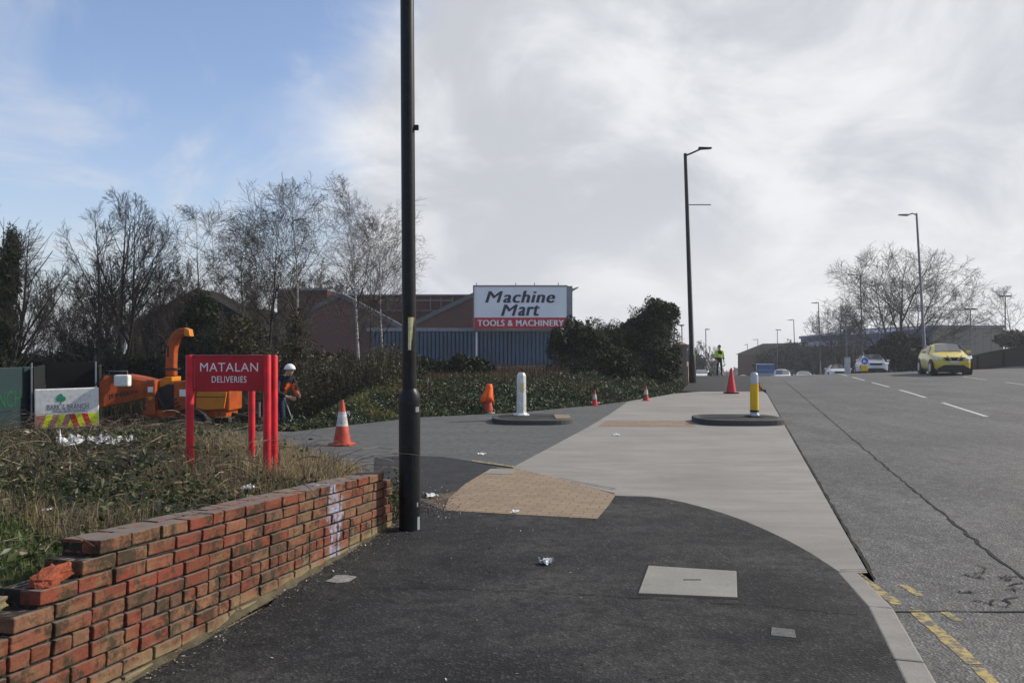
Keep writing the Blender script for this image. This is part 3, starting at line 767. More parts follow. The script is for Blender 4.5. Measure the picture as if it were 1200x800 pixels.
# mortar core set back from the faces
for c in range(13):
    s0, s1 = starts[c] + 0.012, ends[c] - 0.012
    top = -c * 0.0745 - (0.012 if c else 0.010) + (0.012 if c else 0)
    bot = -(c + 1) * 0.0745
    vs = [org + wd * s + wn * ww + wu * u - inv for s in (s0, s1) for ww in (-0.205, -0.017) for u in (bot, top - 0.006 if c == 0 else top)]
    core.add(vs, [(0, 1, 3, 2), (4, 6, 7, 5), (0, 4, 5, 1), (2, 3, 7, 6), (0, 2, 6, 4), (1, 5, 7, 3)])
core.build('mortar', M['mortar'], root)
# mossy mortar haunch at the foot
rowsh = []
for k in range(60):
    y = 2.0 + k * 5.3 / 59; x = wallx(y)
    hh = 0.03 + 0.02 * math.sin(k * 1.7) * random.random() + (0.03 if 30 < k < 45 else 0)
    rowsh.append([(x - 0.02 - inv.x, y - inv.y, hh), (x + 0.004 - inv.x, y - inv.y, hh * 0.6), (x + 0.010 + random.uniform(0, .015) - inv.x, y - inv.y, 0.015), (x + 0.035 + random.uniform(-.02, .02) - inv.x, y - inv.y, 0.009)])
strip('mortar_haunch', rowsh, M['mortar_base'], None, root)
# loose broken bricks on the stepped end
def rubble(s, wdep, u, size, label, mat, rots, name='loose_brick'):
    bm = bmesh.new(); bmesh.ops.create_icosphere(bm, subdivisions=2, radius=1)
    for v in bm.verts:
        n = v.co.normalized(); v.co = Vector([max(-.62, min(.62, q)) for q in n]) * 1.5
        if n.y > .1: v.co.y *= .55 + .5 * math.sin(n.x * 5) * n.z
        v.co += Vector((random.uniform(-.16, .16), random.uniform(-.16, .16), random.uniform(-.16, .16)))
        v.co = Vector((v.co.x * size[0] / 2, v.co.y * size[1] / 2, v.co.z * size[2] / 2))
    me = bpy.data.meshes.new(name); bm.to_mesh(me); bm.free(); me.materials.append(mat)
    o = bpy.data.objects.new(name, me); link(o); o.location = org + wd * s + wn * wdep + wu * u; o.rotation_euler = rots
    rough(o, 2, .022, .03)
    return tag(o, label, 'brick', 'loose bricks on the broken wall end')
rubble(-0.20, -0.06, -0.115, (0.10, 0.22, 0.06), 'bright orange snapped brick lying tilted on the broken step of the wall', M['brick_broken'], (0.2, 0.1, -0.1))
rubble(-0.43, -0.14, -0.185, (0.09, 0.13, 0.06), 'dark blackened half brick at the lowest step of the broken wall end', M['brick'], (0, 0, -0.2))

# ------------------------------------------------------------------ vegetation on the verge
random.seed(5)
def verge_pts(n, y0, y1, dmin, dmax, cond=None):
    out = []
    while len(out) < n:
        y = random.uniform(y0, y1); d = random.uniform(dmin, dmax); x = vedge(y) - d
        if x < -0.75 * y - 0.6: continue
        if cond and not cond(x, y): continue
        out.append((x, y, vh(x, y)))
    return out
def nz(x, y, s=1.0, o=0): return math.sin(1.7 * s * x + 2.1 * s * y + o) + math.sin(2.9 * s * x - 1.3 * s * y + 2 * o) * .7 + math.sin(.9 * s * x + 3.7 * s * y - o) * .5
# leaf litter / low bramble leaves
pts = verge_pts(42000, 2.6, 15.1, 0.02, 11, lambda x, y: nz(x, y, 1, 1) > -0.9 - random.random())
pts = [(x, y, z + abs(random.gauss(0, 0.13)) * (0.4 + 0.8 * (nz(x, y, .8, 2) > 0)) * (1.35 if y > 9 else 1) * (0.5 if y < 5 else 1) * min(1, (vedge(y) - x) * 2 + .2)) for x, y, z in pts]
pts = [(x, y, min(z, max(vh(x, y) + .01, 1.6 - .103 * y + random.uniform(-.05, .03)))) if y > 8 else (x, y, z) for x, y, z in pts]
pts = [q for q in pts if not (q[1] > 7.6 and vedge(q[1]) - q[0] < 1.5 + .25 * nz(q[0], q[1]) and random.random() < .85)]
o = leaves('bramble_patch', pts, rng.uniform(0.012, 0.040, len(pts)), M['bramble'], flat=0.8)
tag(o, 'tangled low brambles and ground leaves behind the brick wall', 'brambles', kind='stuff')
# arching stems
segs = []
for _ in range(1100):
    x, y, z = verge_pts(1, 3.2, 15, 0.15, 9)[0]
    a = random.uniform(0, 6.28); ln = random.uniform(0.3, 1.1) * (0.6 if y < 5.5 else 1); p = Vector((x, y, z)); d = Vector((math.cos(a) * .5, math.sin(a) * .5, 1)).normalized()
    n = 7; r = random.uniform(.0015, .0035)
    for k in range(n):
        q = p + d * ln / n
        segs.append((*p, *q, r, r * .9)); p = q
        d = (d + Vector((math.cos(a), math.sin(a), -0.9)) * random.uniform(.1, .34)).normalized()
        if p.z < vh(p.x, p.y): break
for _ in range(1100):   # upright dead stalks
    x, y, z = verge_pts(1, 6.0, 15, 0.2, 9)[0]
    p = Vector((x, y, z)); d = Vector((random.gauss(0, .15), random.gauss(0, .15), 1)).normalized(); ln = random.uniform(.15, .5) * (.6 if y > 11 else 1)
    q = p + d * ln; segs.append((*p, *q, .002, .001))
    for k in range(3):
        s = p.lerp(q, random.uniform(.4, .95)); e = s + Vector((random.gauss(0, .06), random.gauss(0, .06), random.uniform(.03, .12))); segs.append((*s, *e, .0014, .0008))
o = tubes_np('bramble_stems', segs, M['stem'])
tag(o, 'arching bare bramble stems and dead stalks over the verge', 'bramble stems', kind='stuff')
# dry straw-coloured grass
pts = verge_pts(11000, 7.2, 13.5, 0.0, 2.2, lambda x, y: nz(x, y, 1.3, 0) > -0.6) + verge_pts(7000, 6.3, 13, 0.3, 8, lambda x, y: nz(x, y, 1.1, 3) > 0.35) + verge_pts(2500, 3.6, 7, 0.05, 5, lambda x, y: nz(x, y, 1.6, 5) > 0.6)
o = blades('dry_grass', pts, rng.uniform(0.05, 0.30, len(pts)), 0.0024, M['straw'], lean=0.55)
tag(o, 'short dry straw coloured grass over the verge', 'dry grass', kind='stuff')
cl = verge_pts(150, 7.7, 13.0, 0.05, 1.6)
pts = []
for x, y, z in cl:
    for _ in range(75):
        a = random.gauss(0, .09); b = random.gauss(0, .09); pts.append((x + a, y + b, vh(x + a, y + b)))
pts = [q for q in pts if q[0] < vedge(q[1]) + .05]
o = blades('straw_tussocks', pts, rng.uniform(0.12, 0.34, len(pts)), 0.0028, M['straw_pale'], lean=.45)
tag(o, 'pale bleached grass tussocks between the wall end and the dirty cone', 'dry grass', kind='stuff')
pts = verge_pts(9000, 2.8, 5.4, 0.1, 3, lambda x, y: nz(x, y, 1.5, 7) > -0.5) + verge_pts(7000, 5, 12, 0.05, 6, lambda x, y: nz(x, y, 1.5, 9) > 0.3)
o = blades('green_grass', pts, rng.uniform(0.03, 0.10, len(pts)), 0.002, M['grass'], lean=0.6)
tag(o, 'short green grass growing behind the near end of the wall', 'grass', kind='stuff')
# weeds at wall end and pole base
pts = []
for _ in range(1500):
    a = random.random(); pts.append((-1.10 + random.gauss(0, .07) - .06 * a, 7.45 + random.uniform(-.1, .9), abs(random.gauss(.03, .14))))
o = leaves('ivy_sprig', pts, rng.uniform(0.012, 0.028, len(pts)), M['bramble'], flat=.4)
tag(o, 'small weedy ivy growing between the wall end and the lamp post', 'weeds', kind='stuff')
# crumbs of soil and grit along the path edge by the post
pts = []
for _ in range(900):
    px = random.gauss(505, 20); py = random.gauss(590, 10); x, y = P(px, py); pts.append((x, y, 0.016))
for _ in range(500):
    px = random.gauss(505, 14); py = random.gauss(588, 7); x, y = P(px, py); pts.append((x, y, 0.02))
for _ in range(900):
    y = random.uniform(2.6, 7.3); pts.append((wallx(y) + abs(random.gauss(0.05, .09)), y, .013))
for _ in range(350):
    y = random.uniform(2.6, 9); pts.append((random.uniform(-1.3, 2) , y, .0125))
o = leaves('grit', pts, rng.uniform(0.003, 0.014, len(pts)), island('grit_crumbs', [(0, (.03, .025, .02)), (.6, (.12, .09, .06)), (1, (.42, .40, .36))]), flat=3)
tag(o, 'scattered grit and dead leaf crumbs along the path edge', 'grit', kind='stuff')

# ------------------------------------------------------------------ ivy ground cover and bushes beyond the side road
random.seed(9)
pts = []
for _ in range(85000):
    x = random.uniform(-7.5, 7.2); d = random.uniform(0, 1) ** 1.15 * 4.6; y = bedge(x) + d - 0.12
    if x < -4.4 and d > 1.2: continue
    z = bankz(x, max(y, bedge(x) + .03)) + abs(random.gauss(0, .10)) * (0.35 + 0.65 * sstep(0, .5, d)) * (1.1 + .5 * nz(x, y, 1.2, 2)) * .8
    pts.append((x, y, max(z, 0.01)))
o = leaves('ivy_ground_cover', pts, rng.uniform(0.018, 0.06, len(pts)), M['ivy_green'], flat=1.0)
tag(o, 'low glossy ivy ground cover along the far edge of the side road', 'ivy', kind='stuff')
pts = []
for _ in range(5000):
    x = random.uniform(-4.6, -2.4); d = random.uniform(0.3, 4); y = bedge(x) + d
    if nz(x, y, 1, 0) < -.2: continue
    pts.append((x, y, bankz(x, y)))
o = blades('yellow_bank_grass', pts, rng.uniform(0.1, 0.3, len(pts)), 0.006, island('yellowish_bank_grass', [(0, (.08, .07, .02)), (.6, (.17, .15, .04)), (1, (.28, .25, .09))], .8, trans=.2), lean=.6)
tag(o, 'yellowish grass on the bank behind the red and white cone', 'grass', kind='stuff')

def blob_pts(blobs, n, shell=0.55):
    vol = np.array([b[3] * b[4] * b[5] for b in blobs]) ** (2 / 3); vol /= vol.sum()
    out = []
    for b, k in zip(blobs, (vol * n).astype(int)):
        d = rng.normal(size=(k, 3)); d /= np.linalg.norm(d, axis=1, keepdims=True)
        r = 1 - (1 - shell) * rng.random((k, 1)) ** 1.6
        lump = 1 + 0.13 * np.sin(d[:, :1] * 7 + b[0]) * np.sin(d[:, 1:2] * 6 + b[1]) + 0.12 * np.sin(d[:, 2:3] * 9 + d[:, :1] * 5)
        spike = rng.random((k, 1)) < 0.03
        lump = lump + spike * rng.random((k, 1)) * .15
        p = d * r * lump * np.array([[b[3], b[4], b[5]]]) + np.array([[b[0], b[1], b[2]]])
        out.append(p)
    p = np.concatenate(out)
    return p
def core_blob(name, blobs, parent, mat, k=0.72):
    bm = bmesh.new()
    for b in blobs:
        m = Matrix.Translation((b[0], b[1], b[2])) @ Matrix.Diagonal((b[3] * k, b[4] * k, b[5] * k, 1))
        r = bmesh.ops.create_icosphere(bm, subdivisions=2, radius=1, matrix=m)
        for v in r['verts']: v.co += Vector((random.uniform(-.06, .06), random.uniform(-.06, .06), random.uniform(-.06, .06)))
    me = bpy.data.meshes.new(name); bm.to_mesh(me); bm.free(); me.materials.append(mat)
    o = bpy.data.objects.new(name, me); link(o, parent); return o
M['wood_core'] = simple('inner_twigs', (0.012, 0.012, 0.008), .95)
def bush(name, label, cat, blobs, n, size, mat, group=None, stems=True, base=None, shell=.55, core=.72, ground=None):
    bx = np.mean([b[0] for b in blobs]); by = np.mean([b[1] for b in blobs]); bz = min(b[2] - b[5] for b in blobs) if base is None else base
    r = empty(name, (bx, by, bz), label, cat, group)
    loc = [(b[0] - bx, b[1] - by, b[2] - bz, *b[3:]) for b in blobs]
    p = blob_pts(loc, n, shell); p = p[p[:, 2] > -0.02]
    leaves('foliage', p, rng.uniform(size[0] * .5, size[1], len(p)) * (.7 + .6 * (np.sin(p[:, 0] * 2.1) * np.sin(p[:, 2] * 2.7) > 0)), mat, r)
    tw_ = []
    for k_ in rng.integers(0, len(p), max(30, len(p) // 220)):
        q_ = p[k_]; d_ = rng.normal(0, .5, 3) + np.array([0, 0, .8]); e_ = q_ + d_ / np.linalg.norm(d_) * rng.uniform(.1, .45) * (size[1] / .08)
        tw_.append((*q_, *e_, .008, .003))
    tubes_np('twigs', tw_, M['twig_brown'], r)['kind'] = 'stuff'
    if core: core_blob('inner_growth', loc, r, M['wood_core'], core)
    if stems:
        for b in loc:
            mb = MB(); mb.tube([(b[0] * .7, b[1] * .7, -.3), (b[0] * .9, b[1] * .9, b[2] * .5), (b[0], b[1], b[2])], [.07, .05, .03], 6)
            mb.build('stem', M['bark'], r)
    return r
# big dark ivy mass by the brick pier
def bl(px, y, pz_, rx, rz_, ry=1.3): return (at(px, y), y, zat(pz_, y), rx * y / F, ry, rz_ * y / F)
bush('ivy_hedge', 'tall dark ivy clad hedge mound beside the brick pier', 'hedge', [bl(765, 31, 384, 30, 32, 1.1), bl(775, 31, 372, 20, 19, 1.0), bl(760, 30.5, 412, 36, 40, 1.1), bl(772, 31, 425, 25, 34, .9), bl(742, 31, 395, 16, 22, .9), bl(750, 30, 430, 36, 28, .8)], 42000, (.035, .075), M['ivy_dark'], 'ivy hedges by the pier', base=bankz(5, 30.5))
bush('ivy_hedge', 'lower left dark ivy clad hedge in front of the blue cladding', 'hedge', [bl(672, 30, 412, 28, 36, 1.1), bl(700, 30, 408, 34, 32, 1.2), bl(722, 30.5, 405, 25, 28, 1.1), bl(690, 29, 432, 45, 22, 1.0), bl(725, 29, 432, 30, 24, 1.0), bl(655, 29.5, 400, 12, 14, .7)], 42000, (.035, .075), M['ivy_dark'], 'ivy hedges by the pier', base=bankz(3, 30))
# mid bank dark hedge strip & rusty brush between
bush('evergreen_shrub', 'dark green low shrub left of the white bollard', 'shrub', [bl(500 + 20 * k, 26.5, 434 + 3 * math.sin(k * 2) + (3 if k == 3 else 0), 18, 15, .8) for k in range(4)], 12000, (.05, .10), M['ivy_dark'], 'shrubs on the bank')
bush('evergreen_shrub', 'dark green low shrub hidden behind the near black lamp post', 'shrub', [bl(395 + 28 * k, 25, 445 + 5 * math.sin(k), 24, 20, .9) for k in range(4)], 13000, (.05, .09), M['ivy_dark'], 'shrubs on the bank')
def brush(name, label, x0, x1, y0, y1, h0, h1, n, mat, wd=.009, zf=bankz):
    pts = []
    for _ in range(n):
        x = random.uniform(x0, x1); y = random.uniform(y0, y1); pts.append((x, y, zf(x, y)))
    o = blades(name, pts, rng.uniform(h0, h1, n), wd, mat, lean=.45)
    return tag(o, label, 'dry brush', kind='stuff')
brush('dry_brush', 'rusty brown dead brush along the foot of the blue cladding', at(440, 31), at(660, 31), 26, 31, .12, .55, 4500, M['rust_twig'], .007)
brush('dead_brush', 'dark brown dead stalks on the bank below the hedge', at(500, 25), at(720, 25), 23.4, 26.5, .08, .30, 4500, M['rust_brush'], .008)
brush('bank_undergrowth', 'dense olive brown undergrowth in front of the warehouse and behind the worker', at(285, 24), at(478, 24), 20.5, 26, .3, 1.5, 7000, M['under'], .005)
pts = []
for _ in range(16000):
    px = random.uniform(285, 470); y = random.uniform(20.5, 26); x = at(px, y); h_ = .95 + .35 * nz(x, y, .9, 1)
    pts.append((x, y, bankz(x, y) + random.random() * max(.3, h_)))
o = leaves('olive_scrub', pts, rng.uniform(.02, .055, len(pts)), M['laurel'])
tag(o, 'olive brown leafy scrub between the worker and the near black lamp post', 'scrub', kind='stuff')
brush('yard_undergrowth', 'dark undergrowth along the hedge behind the truck and chipper', at(-40, 23), at(290, 23), 21.5, 24, .3, 1.3, 6000, M['under'], .006)

# ------------------------------------------------------------------ bare trees
def grow(spec, seed, base=(0, 0, 0)):
    rnd = random.Random(seed)
    big = []; tw = []
    env = spec.get('env'); H0 = spec.get('H', 1)
    def br(p, d, ln, r, depth):
        n = spec['segs'][min(depth, 3)]
        p = Vector(p); d = Vector(d).normalized(); r0 = r
        nodes = []
        for k in range(n):
            q = p + d * ln / n
            if env and depth > 0 and (((q.x - base[0] - env[3] * H0) / (env[1] * H0)) ** 2 + ((q.y - base[1]) / (env[1] * H0)) ** 2 + ((q.z - base[2] - env[0] * H0) / (env[2] * H0)) ** 2) > 1.0 + .12 * math.sin(seed + q.x * 2.3) : break
            r1 = max(spec['rmin'], r0 * (1 - (.97 if depth == 0 else spec['taper']) * (k + 1) / n))
            (big if depth <= spec['bigd'] else tw).append((*p, *q, r, r1))
            nodes.append((p.copy(), d.copy(), r, k / n)); p = q; r = r1
            g = spec['gnarl'] * (1 + .3 * depth)
            d = (d + Vector((rnd.gauss(0, g), rnd.gauss(0, g), rnd.gauss(0, g) + (spec['up'] if depth < 3 else spec.get('uptw', spec['up']))))).normalized()
        if depth >= spec['depth'] or len(nodes) < n: return
        kids = spec['kids'][depth]
        for k in range(kids):
            t = spec['k0'][min(depth, len(spec['k0']) - 1)]; t = t + (1 - t) * (k + rnd.random()) / kids
            idx = min(n - 1, int(t * n)); pp, dd, rr, _ = nodes[idx]
            pp = pp + dd * (ln / n) * (t * n - idx)
            ax = dd.orthogonal().normalized(); ax.rotate(Matrix.Rotation(rnd.uniform(0, 6.283), 3, dd))
            ang = R(rnd.gauss(*spec['ang'])); nd = dd.copy(); nd.rotate(Matrix.Rotation(ang, 3, ax))
            sh = spec['shape'](t) if depth == 0 else (1.15 - .5 * t)
            br(pp, nd, ln * spec['lr'][depth] * sh * rnd.uniform(.7, 1.2), max(spec['rmin'], rr * rnd.uniform(.45, .65)), depth + 1)
    parts = []
    for (bx, by, dxx, dyy, hh, rr) in spec['stems']:
        br((base[0] + bx, base[1] + by, base[2]), (dxx, dyy, 1), hh, rr, 0)
        parts.append(big[:]); big.clear()
    return parts, tw
def tree(label, px, y, top, spec, seed, mat, twmat, group, name='bare_tree', cat='tree', z0=None):
    x = at(px, y); zb = (bankz(x, y) if y < 40 and x < 7 else gz(x, y)) - .1 if z0 is None else z0
    H = zat(top, y) - zb
    r = empty(name, (x, y, zb), label, cat, group)
    sp = dict(spec); sp['stems'] = [(a, b, c, d, H * h, rr * H) for a, b, c, d, h, rr in spec['stems']]
    sp['rmin'] = spec['rmin'] * y / 25; sp['H'] = H
    big, tw = grow(sp, seed)
    for q in big: tubes_np('trunk', q, mat, r, 6)
    tubes_np('branches', tw, twmat, r, 3)
    return r
spread = dict(stems=[(0, 0, 0, 0, .85, .015)], segs=[8, 6, 5, 4], kids=[12, 8, 6, 4], k0=[.22, .15, .1, .05], depth=4, bigd=1, rmin=.0050, taper=.8, gnarl=.028, up=.022, ang=(36, 9), lr=[.50, .5, .5, .85], shape=lambda t: 1.15 - .7 * t)
multi = dict(spread, env=(.58, .30, .42, 0), stems=[(-.3, 0, -.15, 0, .82, .013), (0, .1, -.03, .06, .90, .014), (.25, 0, .13, .02, .84, .012), (.1, -.2, .27, -.1, .7, .010)], kids=[10, 7, 5, 4], ang=(31, 8), lr=[.46, .5, .5, .85], up=.026, gnarl=.026, rmin=.0040)
thicket = dict(spread, env=(.45, .75, .55, 0), rmin=.0040, stems=[(random.uniform(-1.6, 1.6), random.uniform(-.8, .8), random.gauss(0, .22), random.gauss(0, .2), random.uniform(.6, .95), .007) for _ in range(9)], kids=[8, 6, 4, 3], ang=(32, 11), lr=[.40, .5, .5, .85], k0=[.12, .1, .1, .05], gnarl=.035)
birchs = dict(spread, stems=[(0, 0, 0, 0, .98, .009)], segs=[12, 5, 4, 3], kids=[21, 6, 5, 3], k0=[.28, .2, .15], ang=(42, 9), lr=[.26, .55, .6, .9], shape=lambda t: .4 + 1.6 * math.sin(math.pi * min(1, t * .93 + .1)) * .7, gnarl=.03, up=.035, uptw=-.02, rmin=.0032, bigd=0, taper=.92)
dome = dict(spread, env=(.53, .64, .48, 0), stems=[(0, 0, -.02, 0, .78, .020), (.05, .05, .38, .1, .80, .013), (-.05, 0, -.42, -.1, .78, .013), (.1, 0, .62, 0, .72, .010), (-.1, .1, -.75, .1, .70, .010)], segs=[7, 8, 6, 4], kids=[8, 8, 7, 5], k0=[.25, .15, .1, .05], depth=4, bigd=1, rmin=.0030, taper=.75, gnarl=.035, up=.01, ang=(44, 12), lr=[.62, .55, .5, .8], shape=lambda t: 1.2 - .4 * t)
G = 'bare winter trees left of the near lamp post'
tree('bare tree with wide crown at the far left picture edge', 2, 23, 222, multi, 1, M['bark'], M['bark'], G)
tree('low twiggy bare thicket between the left edge tree and the tall multi-stemmed tree', 78, 26, 290, thicket, 2, M['bark'], M['bark'], G)
tree('tall multi-stemmed bare tree, tallest above the white tailgate', 138, 27, 214, multi, 3, M['bark'], M['bark'], G)
tree('slender bare tree right of the tall multi-stemmed tree', 190, 31, 292, multi, 5, M['bark'], M['twig_brown'], G)
tree('brownish bare tree above the dark shed roof', 234, 34, 250, dict(birchs, kids=[18, 6, 5, 3], gnarl=.04), 6, M['twig_brown'], M['twig_brown'], G)
tree('small bare tree behind the shed, left of the birches', 284, 36, 275, birchs, 7, M['bark'], M['twig_brown'], G)
tree('dark stemmed bare tree rising at the left corner of the warehouse', 314, 28, 246, birchs, 8, M['bark'], M['bark'], G)
tree('twiggy thicket growing below the warehouse corner', 270, 30, 345, thicket, 12, M['twig_brown'], M['twig_brown'], G)
GB = 'slender silver birches in front of the warehouse'
tree('silver birch with white trunk, leftmost of the three birches', 347, 30, 222, birchs, 9, M['birch'], M['twig_brown'], GB, 'birch_tree')
scr = dict(thicket, kids=[7, 6, 5, 4], rmin=.0034, env=(.5, .9, .52, 0))
for q_, (px_, y_, top_, lb_) in enumerate([(60, 36, 316, 'fine twig screen behind the white tailgate'), (118, 37, 318, 'fine twig screen behind the wood chipper hopper'), (186, 36, 312, 'fine twig screen behind the left slope of the shed'), (262, 46, 300, 'fine twig screen behind the right slope of the shed'), (306, 48, 296, 'fine twig screen behind the left corner of the warehouse'), (375, 66, 300, 'fine twig screen rising behind the warehouse roof')]):
    tree(lb_, px_, y_, top_, scr, 60 + q_, M['twig_brown'], M['twig_brown'], 'background screen of bare twiggy trees')
tree('silver birch with crooked pale trunk in front of the red gable', 421, 25, 228, birchs, 10, M['birch'], M['twig_brown'], GB, 'birch_tree')
tree('silver birch nearest the black lamp post', 449, 27, 262, birchs, 11, M['birch'], M['twig_brown'], GB, 'birch_tree')
tree('thin dark sapling between the two right hand birches', 434, 28, 300, dict(birchs, kids=[12, 5, 3, 2], stems=[(0, 0, 0, 0, .98, .008)]), 14, M['bark'], M['twig_brown'], GB, 'birch_sapling')
und = dict(thicket, kids=[5, 3, 2, 2], rmin=.006)
tree('brown twiggy undergrowth to the right of the worker', 372, 22, 388, und, 15, M['twig_brown'], M['twig_brown'], 'twiggy undergrowth on the bank', 'undergrowth_shrub', 'shrub')
tree('brown twiggy undergrowth at the foot of the crooked birch', 412, 23, 392, und, 16, M['twig_brown'], M['twig_brown'], 'twiggy undergrowth on the bank', 'undergrowth_shrub', 'shrub')
tree('thin twiggy undergrowth just left of the black lamp post', 450, 24, 410, und, 17, M['twig_brown'], M['twig_brown'], 'twiggy undergrowth on the bank', 'undergrowth_shrub', 'shrub')
tree('dark twiggy undergrowth behind the white tailgate', 70, 22, 388, und, 18, M['bark'], M['bark'], 'twiggy undergrowth on the bank', 'undergrowth_shrub', 'shrub')
# evergreen and ivy-clad growth on the left
bush('ivy_clad_trunk', 'thick ivy covered leaning trunk at the far left picture edge', 'tree', [bl(14, 22.6, 290, 7, 26, .35), bl(8, 22.6, 330, 10, 32, .45), bl(3, 22.6, 375, 13, 34, .5), bl(0, 22.6, 415, 16, 30, .5)], 9000, (.04, .08), M['ivy_dark'])
bush('evergreen_tree', 'dark narrow evergreen in front of the shed gable', 'tree', [bl(235, 26, 368, 17, 26, .7), bl(232, 26, 395, 24, 34, .9), bl(240, 25.5, 425, 30, 34, 1)], 15000, (.05, .09), M['ivy_dark'])
bush('leafy_shrub', 'yellow brown leafy shrub growing up the leftmost birch', 'shrub', [bl(348, 26, 385, 13, 24, .6), bl(352, 25.5, 412, 20, 24, .8), bl(335, 25.5, 432, 24, 24, .9)], 5500, (.03, .06), M['laurel'], 'brownish shrubs', shell=.3, core=.4)
bush('leafy_shrub', 'brown leafy shrub behind the red sign', 'shrub', [bl(285, 25, 405, 28, 32, 1), bl(300, 24.5, 430, 34, 28, 1)], 9000, (.04, .075), M['laurel'], 'brownish shrubs', shell=.3, core=.5)
bush('leafy_shrub', 'olive leafy shrub at the right of the worker', 'shrub', [bl(385, 24, 438, 30, 24, 1), bl(425, 24.5, 444, 26, 20, .9)], 7000, (.04, .07), M['laurel'], 'brownish shrubs', shell=.2, core=.5)
bush('dark_hedge', 'dark hedge line behind the truck and the wood chipper', 'hedge', [bl(-30 + 42 * k, 26 + (k % 3) * .5, 432 + 4 * math.sin(k * 1.7), 32, 22 + 3 * math.sin(k * 2.3), .9) for k in range(9)], 26000, (.05, .09), M['ivy_dark'])
bush('dark_hedge', 'dark hedge below the warehouse behind the sign', 'hedge', [bl(335 + 36 * k, 28, 436, 30, 22, .9) for k in range(5)], 12000, (.05, .09), M['ivy_dark'])

# ------------------------------------------------------------------ warehouse with billboard
Y = 60.0
def wp(px, py, y=Y): return (at(px, y), zat(py, y))
wh = empty('warehouse', (at(480, Y), Y, -1.5), 'dark brick warehouse with red gables and blue corrugated cladding', 'building')
lx = at(480, Y); W = lambda px, py, y=Y: (at(px, y) - lx, zat(py, y) + 1.5)
mb = MB(); mb.prism([W(318, 460), W(318, 337.5), W(378, 337.5), W(378, 460)], 'y', 1.5, 14)
mb.prism([W(378.3, 460), W(378.3, 343), W(560, 343), W(560, 460)], 'y', 2.5, 14)
mb.build('upper_wall', M['dark_wall'], wh)
mb = MB(); g1 = [W(322, 460), W(322, 384), W(398, 344.5), W(471, 385), W(553, 345), W(600, 366), W(600, 460)]
mb.prism(g1, 'y', 0.3, 2.3); mb.build('brick_gable', M['fac_brick'], wh)
def barge(a, b, th=5.0):
    (x0, z0), (x1, z1) = W(*a), W(*b); d = Vector((x1 - x0, z1 - z0)).normalized(); nn = Vector((-d.y, d.x)) * th * Y / F / 2
    if nn.y < 0: nn = -nn
    mb = MB(); mb.prism([(x0 + nn.x, z0 + nn.y), (x1 + nn.x, z1 + nn.y), (x1 - nn.x, z1 - nn.y), (x0 - nn.x, z0 - nn.y)], 'y', 0.12, 2.35)
    return mb.build('barge_board', M['barge'], wh)
barge((330, 380), (398, 345)); barge((398, 345), (471, 384)); barge((473, 384), (555, 345))
mb = MB()
mb.prism([W(375, 344), W(375, 342.4), W(560, 342.4), W(560, 344)], 'y', 2.3, 14.2); mb.prism([W(316, 338.5), W(316, 336.5), W(379, 336.5), W(379, 338.5)], 'y', 1.3, 14.2)
mb.build('parapet_cap', M['lid_grey'], wh)
mb = MB()
for a, b in (((440, 349), (528, 350.4)), ((440, 361.5), (528, 362.5))):
    mb.prism([W(*a), W(b[0], a[1]), W(b[0], b[1]), W(a[0], b[1])], 'y', 2.38, 2.5)
for px in (448, 470, 500, 513, 527):
    mb.prism([W(px, 346), W(px + 1.2, 346), W(px + 1.2, 362), W(px, 362)], 'y', 2.36, 2.48)
mb.build('window_frame', M['grey_metal'], wh)
mb = MB(); x0, zt = W(436, 388); x1, zb = W(652, 445)
nrib = 46; pitch = (x1 - x0) / nrib; prof = []
for k in range(nrib):
    a = x0 + k * pitch; prof += [(a, 0.0), (a + pitch * .62, 0.0), (a + pitch * .66, .30), (a + pitch * .94, .30)]
prof.append((x1, 0)); n = len(prof)
mb.add([(a, b, zb) for a, b in prof] + [(a, b, zt) for a, b in prof], [(i, i + 1, i + 1 + n, i + n) for i in range(n - 1)])
mb.build('cladding', M['clad_blue'], wh, fix=False)
mb = MB(); mb.prism([W(430, 384), W(655, 384), W(655, 388), W(430, 388)], 'y', -.12, .28); mb.build('fascia', M['lid_grey'], wh)
mb = MB(); mb.prism([W(557.5, 389), W(559.5, 389), W(559.5, 440), W(557.5, 440)], 'y', -.12, -.01); mb.build('downpipe', M['sign_white'], wh)
# billboard
bb = empty('billboard', (at(610, 59.2), 59.2, zat(384, 59.2)), 'large white and red shop billboard on the warehouse corner', 'sign')
yb = 59.2; B = lambda px, py: (at(px, yb) - at(610, yb), zat(py, yb) - zat(384, yb))
mb = MB(); mb.prism([B(555.5, 384.3), B(664, 384.3), B(664, 335.5), B(555.5, 335.5)], 'y', 0, .5); mb.build('board', M['board_white'], bb)
mb = MB(); mb.prism([B(556, 384.8), B(664.5, 384.8), B(664.5, 372), B(556, 372)], 'y', -.03, -.002); mb.build('red_band', M['board_red'], bb)
mb = MB(); mb.prism([B(664.3, 384), B(671, 382), B(671, 335), B(664.3, 335)], 'y', .1, 1.5); mb.prism([B(671, 338), B(678, 335.8), B(678, 336.8), B(671, 341)], 'y', .1, 1.0); mb.build('side_box', M['lid_grey'], bb)
mb = MB(); mb.prism([B(554.5, 335.6), B(665, 335.6), B(665, 334.2), B(554.5, 334.2)], 'y', -.06, .6); mb.prism([B(554.3, 384), B(555.6, 384), B(555.6, 335), B(554.3, 335)], 'y', -.06, .5)
for px in (558, 604, 626, 654): mb.prism([B(px, 334.2), B(px + .8, 334.2), B(px + .8, 331), B(px, 331)], 'y', .1, .2)
mb.build('frame', M['grey_metal'], bb)
